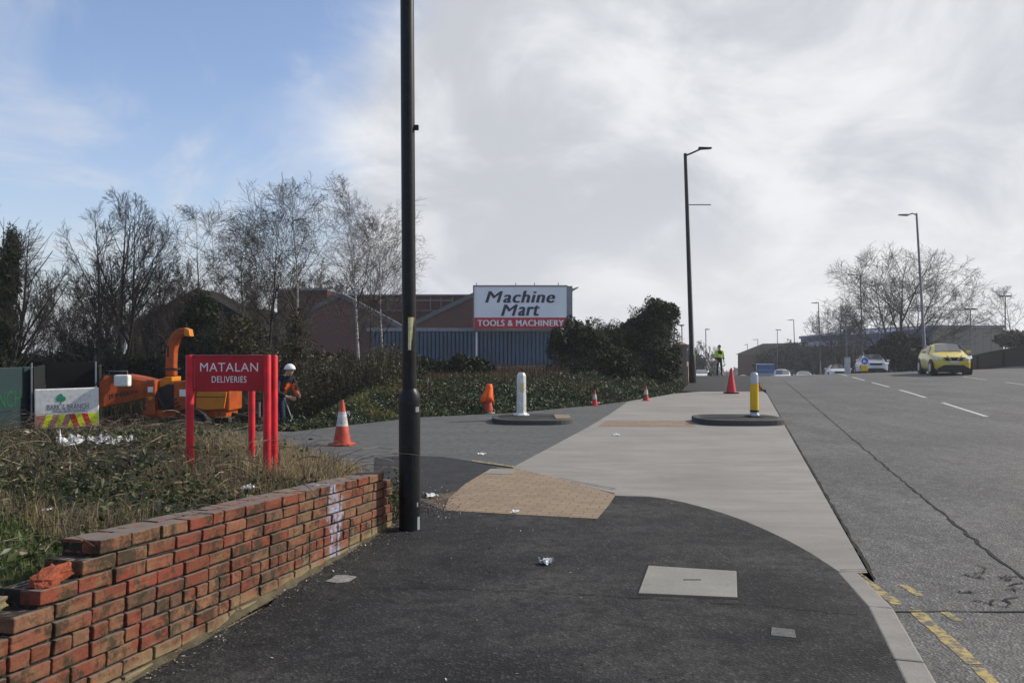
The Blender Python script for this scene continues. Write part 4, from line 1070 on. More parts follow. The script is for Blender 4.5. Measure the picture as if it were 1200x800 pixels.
def btext(s, x0, x1, y0, y1, mat, yo, shear=0, off=0, sp=1.0, bold=0):
    c = B((x0 + x1) / 2, (y0 + y1) / 2)
    return text(s, (x1 - x0) * yb / F, (y1 - y0) * yb / F, mat, bb, (c[0], yo, c[1]), shear=shear, offset=off, ext=.01, spacing=sp, bold=bold)
btext('M', 568.5, 588.5, 341.2, 354.5, M['navy'], -.012, .25, 0, 1, .06); btext('achine', 589.5, 649, 340.6, 354.7, M['navy'], -.012, .25, 0, 1.12, .10)
btext('M', 587, 606, 356.7, 370, M['navy'], -.012, .25, 0, 1, .06); btext('art', 607, 631, 357.4, 370, M['navy'], -.012, .25, 0, 1.12, .10)
btext('TOOLS & MACHINERY', 559.5, 660, 374.8, 382, M['sign_white'], -.042, 0, 0, 1.10, .05)

# ------------------------------------------------------------------ dark sheds on the left
def shed(label, px0, px1, pe, pa, pyapex, y, depth, base=470):
    x0, ze = at(px0, y), zat(pe, y); x1 = at(px1, y); xa, za = at(pa, y), zat(pyapex, y); zb = -1.0
    r = empty('shed', ((x0 + x1) / 2, y, zb), label, 'building'); ox = (x0 + x1) / 2
    mb = MB(); mb.prism([(x0 - ox, 0), (x1 - ox, 0), (x1 - ox, ze - zb), (xa - ox, za - zb - .1), (x0 - ox, ze - zb)], 'y', 0, depth); mb.build('wall', M['shed_wall'], r)
    mb = MB(); e = .5
    for xe, s in ((x0, -1), (x1, 1)):
        dxs = (xe - xa); sl = (ze - za) / dxs
        a = (xa - ox, za - zb); b = (xe + s * e - ox, ze - zb + sl * s * e)
        mb.prism([a, b, (b[0], b[1] + .14), (a[0], a[1] + .16)], 'y', -.4, depth + .4)
    mb.build('roof', M['shed_roof'], r)
    return r
shed('dark gabled shed behind the orange wood chipper', 153, 306, 384, 233, 342, 42, 3)
shed('small dark gabled outbuilding between the shed and the warehouse', 288, 326, 376, 306, 365, 50, 2)

# ------------------------------------------------------------------ buildings right and far
def blockb(name, label, x0, x1, y0, y1, z0, z1, mat, roofmat, cat='building', slope=0, bays=0):
    r = empty(name, ((x0 + x1) / 2, (y0 + y1) / 2, z0), label, cat); wx = (x1 - x0) / 2; wy = (y1 - y0) / 2; H = z1 - z0
    mb = MB(); mb.prism([(-wx, 0), (wx, 0), (wx, H), (-wx, H - slope)], 'y', -wy, wy); mb.build('wall', mat, r)
    mb = MB(); mb.prism([(-wx - .2, H - slope + .004), (wx + .2, H + .004), (wx + .2, H + .35), (-wx - .2, H - slope + .35)], 'y', -wy - .2, wy + .2); mb.build('roof', roofmat, r)
    if bays:
        mb = MB()
        for k in range(bays):
            x = -wx + (k + .5) * 2 * wx / bays; mb.box((x, -wy - .03, (H - slope) * .5), (2 * wx / bays * .08, .06, (H - slope) * .98))
        mb.build('cladding_rib', roofmat, r)
    return r
blockb('retail_unit', 'long low tan clad retail unit behind the dark parapet', at(1093, 95), at(1176, 95), 95, 120, -5, zat(384.5, 95), M['unit_tan'], M['lid_grey'], bays=9)
blockb('retail_unit', 'blue clad retail unit behind the big bare tree', at(1032, 94), at(1092.5, 94), 94, 120, -5, zat(386, 94), M['unit_blue'], M['unit_blue'], slope=.8, bays=6)
blockb('retail_unit', 'low blue building behind the keep-left bollard', at(985, 98), at(1031, 98), 98, 118, -5, zat(397, 98), M['unit_blue'], M['unit_blue'], slope=1.2, bays=5)
r = empty('brick_hall', (at(945, 130), 130, -8), 'dark pitched roof hall beyond the crest of the road', 'building')
mb = MB(); x0 = at(889, 130) - at(945, 130); x1 = at(1010, 130) - at(945, 130); hz = lambda py: zat(py, 130) + 8
mb.prism([(x0, 0), (x1, 0), (x1, hz(412)), (x0, hz(416))], 'y', 0, 12); mb.build('wall', M['dark_wall'], r)
mb = MB(); mb.prism([(x0 - .3, hz(416)), (at(922, 130) - at(945, 130), hz(402)), (x1, hz(402)), (x1 + .3, hz(412))], 'y', -.4, 12.4); mb.build('roof', M['shed_roof'], r)

# parapet wall of the bridge
r = empty('parapet_wall', (kx(46) + 17.2, 46, 0), 'long dark brick parapet wall on the right side of the road', 'wall'); ox, oy = kx(46) + 17.2, 46
rows_f = []; mbp = MB(); mbc = MB()
py_ = frange(20, 80, 3)
for a, b in zip(py_[:-1], py_[1:]):
    q = []
    for y in (a, b):
        x = kx(y) + 17.2; z0 = gz(x, y) - .3; z1 = gz(x, y) + 1.32
        q.append([(x - ox, y - oy, z0), (x - ox, y - oy, z1), (x + .4 - ox, y - oy, z1), (x + .4 - ox, y - oy, z0)])
    mbp.add(q[0] + q[1], [(0, 4, 5, 1), (1, 5, 6, 2), (2, 6, 7, 3)] + ([(0, 1, 2, 3)] if a == py_[0] else []) + ([(4, 5, 6, 7)] if b == py_[-1] else []))
    q = []
    for y in (a + .01, b - .01):
        x = kx(y) + 17.15; z1 = gz(x, y) + 1.325
        q.append([(x - ox, y - oy, z1), (x - ox, y - oy, z1 + .14), (x + .5 - ox, y - oy, z1 + .14), (x + .5 - ox, y - oy, z1)])
    mbc.add(q[0] + q[1], [(0, 4, 5, 1), (1, 5, 6, 2), (2, 6, 7, 3), (0, 1, 2, 3), (4, 5, 6, 7), (0, 3, 7, 4)])
mbp.build('brickwork', M['bridge_brick'], r); mbc.build('coping', M['coping'], r)
mbd = MB()
for y in frange(26, 74, 6): mbd.box((kx(y) + 17.13 - ox, y - oy, gz(kx(y) + 17, y) + .6), (.16, .5, 1.4), rz=-.275)
mbd.build('pilaster', M['bridge_brick'], r)

# brick pier and railings, left of the footpath ahead
r = empty('brick_pier', (at(797, 33.5), 33.5, 0), 'tan brick pier at the end of the ivy hedge', 'pier')
mb = MB(); mb.box((0, 0, .8), (.46, .46, 1.7)); mb.build('shaft', M['pier_brick'], r, bevel=.01)
mb = MB(); mb.box((0, 0, 1.685), (.56, .56, .07)); mb.add([(-.26, -.26, 1.721), (.26, -.26, 1.721), (.26, .26, 1.721), (-.26, .26, 1.721), (0, 0, 1.86)], [(0, 1, 4), (1, 2, 4), (2, 3, 4), (3, 0, 4)]); mb.build('cap', M['pier_brick'], r)
r = empty('railing_wall', (pl(40) - .35, 40, 0), 'brick plinth wall with grey upright railings leading away from the pier', 'fence')
mb = MB(); mr = MB()
A = Vector((at(803, 34.2), 34.2)); Bq = Vector((pl(52) - .25, 52)); n = 36; o0 = Vector((pl(40) - .35, 40))
d = (Bq - A)
ang = math.atan2(d.y, d.x)
for k in range(6):
    a = A + d * (k + .5) / 6 - o0; z = crest(a.y + 40); mb.box((a.x, a.y, z + .35), (d.length / 6 + .0, .25, .9), rz=ang)
mb.build('plinth', M['pier_brick'], r)
for k in range(n + 1):
    a = A + d * k / n - o0; z = crest(a.y + 40); mr.box((a.x, a.y, z + 1.2), (.05, .05, .85), rz=ang)
for k in range(6):
    a = A + d * (k + .5) / 6 - o0; z = crest(a.y + 40)
    for h in (.9, 1.6): mr.box((a.x, a.y, z + h), (d.length / 6 - .01, .035, .05), rz=ang)
mr.build('rail', M['grey_metal'], r)

# ------------------------------------------------------------------ right-hand and far trees
GR = 'bare trees on the right beyond the road'
wide = dome
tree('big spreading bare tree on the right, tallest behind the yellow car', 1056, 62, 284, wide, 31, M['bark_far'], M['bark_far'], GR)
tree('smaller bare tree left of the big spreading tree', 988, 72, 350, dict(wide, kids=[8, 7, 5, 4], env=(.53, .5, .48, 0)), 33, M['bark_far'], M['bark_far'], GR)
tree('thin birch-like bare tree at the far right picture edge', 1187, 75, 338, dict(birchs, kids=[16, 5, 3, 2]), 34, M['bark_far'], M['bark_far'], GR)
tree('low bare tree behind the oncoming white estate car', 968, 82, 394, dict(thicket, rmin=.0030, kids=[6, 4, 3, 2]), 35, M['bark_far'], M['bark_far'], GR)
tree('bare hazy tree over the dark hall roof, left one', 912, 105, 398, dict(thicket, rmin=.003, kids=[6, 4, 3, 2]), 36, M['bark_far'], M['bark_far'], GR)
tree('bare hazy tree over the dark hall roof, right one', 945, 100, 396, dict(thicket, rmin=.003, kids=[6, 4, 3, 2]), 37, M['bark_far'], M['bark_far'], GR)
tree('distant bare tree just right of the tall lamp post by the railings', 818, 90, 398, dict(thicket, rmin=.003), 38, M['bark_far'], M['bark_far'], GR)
M['far_bush'] = island('far_dull_leaves', [(0, (.014, .015, .011)), (.6, (.034, .034, .024)), (1, (.07, .065, .045))])
def fbush(label, blobs, n, name='roadside_bush'):
    return bush(name, label, 'bush', blobs, n, (.12, .26), M['far_bush'], 'dark bushes beyond the crest', stems=False, base=-9, shell=.5, core=.8)
fbush('dark bushes beyond the crest left of the blue buildings', [bl(897 + 15 * k, 112 - 2 * k, 420 + 3 * math.sin(k * 2) + (6 if k == 0 else 0), 13, 17, 2) for k in range(8)], 12000)
fbush('dark bushes below the low blue building', [bl(995 + 17 * k, 78, 422 + 3 * math.sin(k), 13, 14, 2) for k in range(3)], 4000)
fbush('olive bush in front of the big spreading tree, left of the yellow car', [bl(1050, 62, 412, 16, 20, 2), bl(1072, 62, 414, 15, 20, 2), bl(1030, 63, 418, 10, 14, 2)], 7000)
fbush('bushes beyond the crest between the tall black post and the person in yellow', [bl(808, 125, 420, 9, 14, 3), bl(818, 125, 425, 7, 10, 3)], 2500)
fbush('thin bush behind the parapet at the right picture edge', [bl(1188, 70, 398, 16, 10, 2), bl(1210, 66, 398, 14, 12, 2)], 2500)
# far tree line on the horizon
pts = []
for _ in range(9000):
    y = random.uniform(300, 520); px = random.uniform(560, 1300); x = at(px, y)
    hgt = 8 + 4 * math.sin(px * .05) + 4 * math.sin(px * .013 + 1)
    pts.append((x, y, crest(y) + random.random() ** .7 * hgt))
o = leaves('distant_woodland', pts, rng.uniform(1.2, 2.8, len(pts)), M['far_bush'])
tag(o, 'hazy distant belt of trees low on the horizon', 'woodland', kind='stuff')

# ------------------------------------------------------------------ lamp posts
# near black post
x0, y0 = P(480, 621)
r = empty('lamp_post', (x0, y0, 0), 'thick black lamp post close to the camera at the wall end', 'lamp post')
mb = MB(); zt = zat(462, y0)
mb.tube([(0, 0, -.1), (0, 0, zt - .06), (-.001, 0, zt), (-.002, 0, zt + .05)], [.094, .094, .092, .064], 28); mb.build('base_tube', M['black_paint'], r)
mb = MB(); mb.tube([(-.002, 0, zt + .04), (-.022, 0, 4.7), (-.03, 0, 7.8)], [.062, .060, .055], 24); mb.build('shaft', M['black_paint'], r)
mb = MB(); mb.tube([(-.03, 0, 7.8), (-.03, 0, 8.0), (.5, .1, 8.12)], [.035, .035, .03], 12); mb.build('arm', M['black_paint'], r)
mb = MB(); mb.box((.75, .13, 8.12), (.6, .2, .1)); mb.build('lantern', M['grey_metal'], r, bevel=.03)
mb = MB(); zc = (zat(372, y0) + zat(410, y0)) / 2
vs = []
for z in (zat(410, y0), zat(372, y0)):
    for k in range(5):
        a = R(-80 + k * 16 + 22); vs.append((-.008 + .0635 * math.sin(a + 1.05), -.0635 * math.cos(a + 1.05), z))
mb.add(vs, [(k, k + 1, k + 6, k + 5) for k in range(4)]); mb.build('yellow_sticker', M['faded_yellow'], r, fix=False)
mb = MB(); mb.box((.056, -.01, zat(150, y0)), (.05, .03, .045)); mb.build('bracket', M['black_paint'], r, bevel=.005)
mb = MB(); mb.box((.0, -.0945, .48), (.07, .006, .34)); mb.build('access_door', M['black_paint'], r, bevel=.003)
mb = MB()
for (za, zb_, a0, a1) in ((zat(482, y0), zat(476, y0), 40, 66), (zat(619, y0), zat(604, y0), 52, 75), (zat(592, y0), zat(587, y0), 48, 58)):
    vs = []
    for z in (za, zb_):
        for k in range(4):
            a = R(a0 + (a1 - a0) * k / 3); vs.append((.0955 * math.sin(a), -.0955 * math.cos(a), z))
    mb.add(vs, [(k, k + 1, k + 5, k + 4) for k in range(3)])
mb.build('paint_chip', M['lid_grey'], r, fix=False)

def lamppost(label, px, y, toppx, toppy, hx, hy, mat, rr=.09, base_z=None, group='street lamps along the road', crossbar=None):
    x = at(px, y); zb = gz(x, y) if base_z is None else base_z
    r = empty('lamp_post', (x, y, zb), label, 'lamp post', group)
    X = lambda p: at(p, y) - x; Z = lambda q: zat(q, y) - zb
    mb = MB(); mb.tube([(0, 0, -.2), (X(px + (toppx - px) * .12), 0, Z(toppy) * .12), (X(px + (toppx - px) * .125), 0, Z(toppy) * .125), (X(toppx), 0, Z(toppy))], [rr * 1.35, rr * 1.35, rr, rr * .62], 12); mb.build('pole', mat, r)
    s = 1 if hx > toppx else -1
    mb = MB(); mb.tube([(X(toppx), 0, Z(toppy) - .1), (X(toppx) + s * .25, 0, Z(toppy) + .0), (X(hx) - s * .5, 0, Z(hy) - .03)], .04, 8); mb.build('arm', mat, r)
    mb = MB(); hw = max(.55, abs(X(hx) - X(toppx)) * .5)
    mb.add([(X(hx) - s * hw, -.12, Z(hy) - .06), (X(hx), -.10, Z(hy) - .02), (X(hx), .10, Z(hy) - .02), (X(hx) - s * hw, .12, Z(hy) - .06),
            (X(hx) - s * hw, -.09, Z(hy) + .06), (X(hx), -.06, Z(hy) + .05), (X(hx), .06, Z(hy) + .05), (X(hx) - s * hw, .09, Z(hy) + .06)],
           [(0, 1, 2, 3), (4, 5, 6, 7), (0, 1, 5, 4), (1, 2, 6, 5), (2, 3, 7, 6), (3, 0, 4, 7)]); mb.build('lantern', mat, r, bevel=.02)
    if crossbar:
        mb = MB(); mb.tube([(X(crossbar[0]), 0, Z(crossbar[1])), (X(crossbar[2]), 0, Z(crossbar[1]))], .022, 6); mb.build('banner_arm', mat, r)
    return r
lamppost('tall black lamp post beside the brick pier, with a thin side bar', 812, 36.5, 803, 180, 834, 174, M['black_paint'], .12, 0, crossbar=(806, 240, 833))
lamppost('tall grey lamp post behind the yellow car', 1085, 49, 1074, 250, 1053, 252, M['grey_metal'], .09)
lamppost('grey lamp post in front of the smaller bare tree, third from the right', 1012, 74, 1008, 322, 994, 322, M['grey_metal'], .08)
lamppost('grey lamp post left of the oncoming white car, right of the dark hall', 962, 92, 959, 354, 951, 355, M['grey_metal'], .08)
lamppost('grey lamp post over the dark hall roof', 933, 112, 930, 374, 923, 375, M['grey_metal'], .08)
lamppost('thin distant lamp post at the left end of the dark hall', 889, 150, 888, 397, 882, 398, M['grey_metal'], .09)
lamppost('slender post with small top left of the big bare tree', 993, 62, 991, 369, 990, 369.5, M['grey_metal'], .06)
lamppost('distant lamp post left of the tall black lamp post, above the pier', 800, 70, 799, 381, 794, 381, M['grey_metal'], .07)
lamppost('distant lamp post between the tall black post and the person in yellow', 828, 95, 827, 385, 832, 386, M['grey_metal'], .08)
lamppost('tiny distant lamp post right of the person in yellow', 876, 175, 876, 403, 872, 404, M['grey_metal'], .1)
lamppost('thin distant post above the blue lorry', 911, 105, 911, 386, 910, 386.5, M['grey_metal'], .06)
for lab, px, top in (('car park lamp with twin heads behind the tan unit roof', 1137, 362), ('car park lamp with twin heads near the right picture edge', 1178, 347)):
    y = 78; x = at(px, y); zb = gz(x, y)
    r = empty('car_park_lamp', (x, y, zb), lab, 'lamp post', 'car park lamps')
    H = zat(top, y) - zb
    mb = MB(); mb.tube([(0, 0, 0), (0, 0, H)], [.08, .05], 10); mb.build('pole', M['grey_metal'], r)
    for s in (-1, 1):
        mb = MB(); mb.box((s * .32, 0, H), (.5, .22, .14)); mb.build('lantern', M['black_paint'], r, bevel=.03)

# ------------------------------------------------------------------ red sign
r = empty('delivery_sign', (at(270, 8.0), 8.0, .25), 'red deliveries sign board on four round red posts', 'sign')
ox, oy, oz = at(270, 8.0), 8.0, .25
def post(px, y, top, name='post'):
    x = at(px, y) - ox; mb = MB(); mb.tube([(x, y - oy, -.25), (x, y - oy, zat(top, y) - oz - .012), (x, y - oy, zat(top, y) - oz)], [.038, .038, .033], 20)
    return mb.build(name, M['red_paint'], r)
post(222.5, 7.9, 415.5); post(313, 7.9, 415.5); post(321, 8.1, 416); post(295, 9.3, 418)
ya = 7.9; x0 = at(226, ya) - ox; x1 = at(309, ya) - ox; z0 = zat(458, ya) - oz; z1 = zat(416.5, ya) - oz
mb = MB(); mb.box(((x0 + x1) / 2, ya - oy, (z0 + z1) / 2), (x1 - x0, .03, z1 - z0)); pan = mb.build('front_panel', M['red_panel'], r, bevel=.004)
mb = MB(); mb.box(((x0 + x1) / 2, ya - oy - .002, z1 + .004), (x1 - x0, .036, .006)); mb.build('top_edge', M['pink_edge'], r)
mb = MB()
for k in range(14): mb.box((x0 + .022, ya - oy - .0165, z0 + .04 + k * (z1 - z0 - .06) / 14), (.003, .003, .014))
mb.build('stitch_marks', M['pink_edge'], r)
# rear panel from the right pair back to the rear post
a = Vector((at(321, 8.1) - ox, 8.1 - oy)); b = Vector((at(295, 9.3) - ox, 9.3 - oy)); c = (a + b) / 2; ang = math.atan2(b.y - a.y, b.x - a.x)
mb = MB(); mb.box((c.x, c.y, (z0 + z1) / 2), ((b - a).length - .06, .03, z1 - z0), rz=ang); mb.build('rear_panel', M['red_panel'], r, bevel=.004)
def stext(s, xa, xb, yt, yb_, off):
    cx = at((xa + xb) / 2, ya) - ox
    return text(s, (xb - xa) * ya / F, (yb_ - yt) * ya / F, M['sign_white'], r, (cx, ya - oy - .018, zat((yt + yb_) / 2, ya) - oz), offset=off, ext=.0015, spacing=1.08)
stext('MATALAN', 235.5, 303, 425, 435, -.004); stext('DELIVERIES', 249, 289.5, 440.5, 448, .0)

# ------------------------------------------------------------------ cones, bollards, islands
def cone(label, x, y, z, h, mats, sleeve=True, base=True, tilt=0, name='traffic_cone', group='traffic cones'):
    r = empty(name, (x, y, z), label, 'traffic cone', group, rz=random.uniform(-.3, .3))
    r.rotation_euler[1] = tilt
    rb = h * .19; rt = h * .035
    rad = lambda t: rb + (rt - rb) * t
    mb = MB(); mb.tube([(0, 0, .02 * h), (0, 0, .07 * h), (0, 0, .98 * h), (0, 0, h)], [rb * 1.08, rb, rad(.98), rad(1) * .8], 24); mb.build('cone_body', mats[0], r)
    mb = MB(); b = h * .26; c = b * .35
    poly = [(-b, -b + c), (-b + c, -b), (b - c, -b), (b, -b + c), (b, b - c), (b - c, b), (-b + c, b), (-b, b - c)]
    mb.prism(poly, 'z', 0, .045 * h); mb.build('base', mats[1], r, bevel=.008)
    if sleeve:
        mb = MB(); t0, t1 = .42, .74; mb.tube([(0, 0, h * t0), (0, 0, h * t1)], [rad(t0) + .006, rad(t1) + .006], 24); mb.build('reflective_sleeve', M['cone_white'], r)
    return r
x, y = P(401, 521); cone('dirty red and white cone at the end of the dry grass', x, y, 0, .74, (M['cone_orange'], M['cone_orange']))
x, y = P(697, 475); c_ = cone('small red and white cone by the ivy edge, left of its pair', x, y, 0, .42, (M['cone_red'], M['cone_red']))
x, y = P(757, 469.5); cone('small red and white cone by the ivy edge, nearest the brick pier', x, y, 0, .46, (M['cone_orange'], M['cone_red']))
x, y = P(857, 461); cone('tall plain red cone on the path between bollard and person', x, y, .012, .88, (M['cone_red'], M['rubber']), sleeve=False)
x, y = P(572, 484); cc = cone('cone with an orange hi-vis vest draped over it', x, y, 0, .66, (M['cone_orange'], M['cone_white']), sleeve=False)
bm = bmesh.new(); bmesh.ops.create_cone(bm, cap_ends=True, segments=28, radius1=.17, radius2=.07, depth=.42)
bmesh.ops.subdivide_edges(bm, edges=bm.edges[:], cuts=3, use_grid_fill=True)
for v in bm.verts:
    a = math.atan2(v.co.y, v.co.x); k = (.21 - v.co.z) / .42
    f = 1 + .16 * math.sin(a * 5) * k + .08 * math.sin(a * 9 + 1) * k; v.co.x *= f * .95; v.co.y *= f
    v.co.x += .03 * math.sin(v.co.z * 9); v.co.z += -.05 * k * math.sin(a * 2 + 1)
me = bpy.data.meshes.new('vest'); bm.to_mesh(me); bm.free(); me.materials.append(M['hi_orange'])
for p_ in me.polygons: p_.use_smooth = True
o = bpy.data.objects.new('hi_vis_vest', me); link(o); o.location = (x, y, .50); o['label'] = 'crumpled orange hi-vis vest draped over a cone'; o['category'] = 'vest'
# marker with orange top behind the near lamp post
x, y = P(469, 490); r = empty('marker_stake', (x, y + .3, bankz(x, y + .3)), 'thin pale stake with small orange top left of the near lamp post', 'stake')
hz_ = zat(456, y + .3) - bankz(x, y + .3)
mb = MB(); mb.tube([(0, 0, -.05), (0, 0, hz_ - .15)], .014, 8); mb.build('stake', M['cone_white'], r)
mb = MB(); mb.tube([(0, 0, hz_ - .18), (0, 0, hz_ - .03), (0, 0, hz_)], [.045, .04, .015], 12); mb.build('orange_top', M['hi_orange'], r)

def island_(name, label, cx, cy, a, b, h, endtile=False):
    r = empty(name, (cx, cy, 0), label, 'traffic island', 'small kerbed traffic islands')
    def outl(k, n=36):
        return [(math.copysign(abs(math.cos(t)) ** .6, math.cos(t)) * (a - k), math.copysign(abs(math.sin(t)) ** .75, math.sin(t)) * (b - k)) for t in [2 * math.pi * i / n for i in range(n)]]
    o1 = outl(0); o2 = outl(.13); n = len(o1)
    mb = MB(); vs = [(x, y, -.05) for x, y in o1] + [(x, y, h - .015) for x, y in o1] + [(x * .985, y * .985, h) for x, y in o1] + [(x, y, h) for x, y in o2]
    fs = []
    for k in range(3):
        fs += [(k * n + i, k * n + (i + 1) % n, (k + 1) * n + (i + 1) % n, (k + 1) * n + i) for i in range(n)]
    mb.add(vs, fs); mb.build('kerb_ring', M['kerb_dark'], r)
    mb = MB(); mb.add([(x * .999, y * .999, h - .002) for x, y in o2], [tuple(range(n))]); mb.build('infill', M['tarmac'], r)
    if endtile:
        mb = MB(); mb.prism([(a * .55, -b * .62), (a * .93, -b * .45), (a * .93, b * .45), (a * .55, b * .62)], 'z', h + .001, h + .008); mb.build('end_paving', M['blocks'], r)
    return r
ix, iy = P(624, 493.5); island_('traffic_island', 'small dark kerbed island under the white bollard', ix, iy, .88, .85, .10, True)
ix2, iy2 = P(864, 495); island_('traffic_island', 'small dark kerbed island under the yellow bollard', ix2, iy2, .93, .80, .12)
# white bollard
bx = at(611, 17.9); by = 17.9
r = empty('bollard', (bx, by, .10), 'faded white octagonal traffic bollard on the left island', 'bollard', 'traffic bollards')
mb = MB()
def octa(rx, ry, n=8): return [(rx * math.cos(R(22.5 + 45 * k)), ry * math.sin(R(22.5 + 45 * k))) for k in range(n)]
def stack(lv, mat, name, n=8, par=None, sm=False):
    mb = MB(); vs = []
    for z, rx, ry in lv: vs += [(a, b, z) for a, b in octa(rx, ry, n)]
    fs = []
    for k in range(len(lv) - 1): fs += [(k * n + i, k * n + (i + 1) % n, (k + 1) * n + (i + 1) % n, (k + 1) * n + i) for i in range(n)]
    fs += [tuple(range(n))[::-1], tuple(range((len(lv) - 1) * n, len(lv) * n))]
    mb.add(vs, fs); return mb.build(name, mat, par, bevel=.008)
stack([(0, .19, .16), (.025, .19, .16), (.04, .14, .12), (.07, .12, .10)], M['bollard_white'], 'base_flange', par=r)
stack([(.05, .115, .10), (.10, .115, .10), (.88, .108, .095), (.93, .08, .07), (.945, .075, .065)], M['bollard_white'], 'shaft', par=r)
mb = MB(); mb.box((.01, -.0985, .62), (.085, .006, .2)); mb.build('faded_decal', M['faded_yellow'], r, bevel=.003)
# yellow bollard
bx = at(884, 17.35); by = 17.35
r = empty('bollard', (bx, by, .12), 'yellow traffic bollard with grey lens top on the right island', 'bollard', 'traffic bollards')
stack([(0, .21, .2), (.02, .21, .2), (.03, .14, .13)], M['rubber'], 'base_plate', par=r)
stack([(.03, .12, .11), (.08, .09, .085), (.10, .09, .085)], M['bollard_top'], 'collar', par=r)
stack([(.10, .095, .09), (.145, .095, .09)], M['rubber'], 'black_band', par=r)
mb = MB(); mb.tube([(0, 0, .146), (0, 0, .70)], [.088, .088], 24); mb.build('yellow_sleeve', M['bollard_yellow'], r)
mb = MB(); mb.tube([(0, 0, .701), (0, 0, .88), (0, 0, .93), (0, 0, .95)], [.082, .082, .065, .03], 24); mb.build('lens', M['bollard_top'], r)
mb = MB(); mb.tube([(.1, 0, .62), (.1, .0, .68)], [.03, .03], 10); mb.build('red_reflector', M['board_red'], r)
# keep-left bollard and cabinet on median
y = 51; x = at(1013, y); zb = gz(x, y)
r = empty('keep_left_bollard', (x, y, zb), 'small yellow bollard with round blue arrow sign on the median', 'bollard', 'traffic bollards')
H = zat(418, y) - zb
mb = MB(); mb.box((0, 0, H * .25), (.38, .2, H * .5)); mb.build('yellow_box', M['bollard_yellow'], r, bevel=.04)
mb = MB(); mb.tube([(0, .05, H - .26), (0, -.05, H - .26)], .25, 24); mb.build('white_rim', M['sign_white'], r)
mb = MB(); mb.tube([(0, -.051, H - .26), (0, -.06, H - .26)], .21, 24); mb.build('blue_disc', M['blue_disc'], r)
mb = MB(); mb.box((.0, -.064, H - .26), (.05, .006, .22), ry=R(-45)); mb.box((-.05, -.065, H - .33), (.15, .006, .045)); mb.box((-.09, -.066, H - .29), (.045, .006, .12)); mb.build('white_arrow', M['sign_white'], r)
y = 53; x = at(993, y); zb = gz(x, y)
r = empty('traffic_bollard', (x, y, zb), 'pale grey square-topped post on the median behind the white car', 'bollard', 'traffic bollards')
mb = MB(); mb.box((0, 0, .55), (.34, .2, 1.1)); mb.build('shaft', M['bollard_top'], r, bevel=.04)
mb = MB(); mb.box((0, 0, 1.13), (.38, .24, .06)); mb.build('cap', M['grey_metal'], r, bevel=.02)
mb = MB()
rowsI = [[(kx(y) + 6.2 + q, y, gz(kx(y) + 6.2 + q, y) + .09) for q in (0, .5, 1.1)] for y in frange(48, 62, 1)]
strip('median_island', rowsI, M['kerb'])

# ------------------------------------------------------------------ covers and litter
def plate(name, label, pxs, z, th, mat, cat):
    pts_ = [P(*q) for q in pxs]; cx = sum(p[0] for p in pts_) / len(pts_); cy = sum(p[1] for p in pts_) / len(pts_)
    mb = MB(); mb.prism([(p[0] - cx, p[1] - cy) for p in pts_], 'z', -th, .004)
    o = mb.build(name, mat, bevel=.003); o.location = (cx, cy, z); return tag(o, label, cat)
o = uc = plate('utility_cover', 'large rectangular concrete utility cover set in the dark tarmac', [(748, 697), (864, 702), (863, 671), (760, 664.5)], .0115, .03, M['slab'], 'utility cover')
sheet('cover_joint', [P(746, 699), P(866, 704), P(865, 670), P(758, 663)], .0118, M['joint'])
mb = MB(); mb.box((.02, .02, .0055), (.12, .012, .002)); mb.build('lifting_slot', M['joint'], uc)
plate('stop_tap_cover', 'small worn metal stop tap cover near the kerb', [(903, 747), (933, 750), (931, 740), (904, 737)], .0115, .02, simple('worn_cover', (.10, .10, .095), .7, var=.3, scale=40), 'cover')
sheet('stop_tap_surround', [P(899, 750), P(937, 753), P(934, 738), P(901, 735)], .0113, M['joint'])
plate('flat_litter', 'flat grey scrap lying by the foot of the wall', [(380, 683), (394, 685), (408, 683.5), (414, 680), (418, 677.5), (405, 675.5), (393, 676), (388, 680)], .0115, .002, simple('grey_scrap', (.22, .21, .20), .8, var=.3, scale=30), 'litter')
def crumple(name, label, loc, s, mat, seed, group='scraps of litter', cat='litter'):
    rr = random.Random(seed); bm = bmesh.new(); bmesh.ops.create_grid(bm, x_segments=7, y_segments=7, size=.5)
    for v in bm.verts: v.co += Vector((rr.gauss(0, .05), rr.gauss(0, .05), abs(rr.gauss(0, .22)) + .12 * math.sin(v.co.x * 9 + seed) * math.sin(v.co.y * 7)))
    zmin = min(v.co.z for v in bm.verts)
    for v in bm.verts: v.co = Vector((v.co.x * s[0], v.co.y * s[1], (v.co.z - zmin) * s[2]))
    me = bpy.data.meshes.new(name); bm.to_mesh(me); bm.free(); me.materials.append(mat)
    o = bpy.data.objects.new(name, me); link(o); o.location = loc; o.rotation_euler[2] = rr.uniform(0, 3); return tag(o, label, cat, group)
x, y = P(641, 662); crumple('crumpled_paper', 'crumpled white paper scrap in the middle of the dark footpath', (x, y, .0125), (.10, .09, .09), M['litter'], 1)
x, y = P(603, 601); crumple('crumpled_paper', 'small white scrap at the near edge of the tan blocks', (x, y, .014), (.12, .06, .02), M['litter'], 2)
x, y = P(565, 532); crumple('crumpled_paper', 'small white scrap on the side road by the patch', (x, y, .0), (.12, .1, .04), M['litter'], 3)
x, y = P(722, 510); crumple('crumpled_paper', 'pale scrap on the concrete left of the yellow bollard', (x, y, .006), (.22, .12, .04), M['litter'], 4)
x, y = P(505, 583); crumple('crumpled_paper', 'white scrap beside the foot of the near lamp post', (x, y, .018), (.15, .12, .05), M['litter'], 5)
def onverge(px, py):
    y = 8.0
    for _ in range(12):
        x = at(px, y); z = vh(x, y) if y < 15 else 0; y = F * (EYE - z) / (py - HY)
    return at(px, y), y, vh(at(px, y), y)
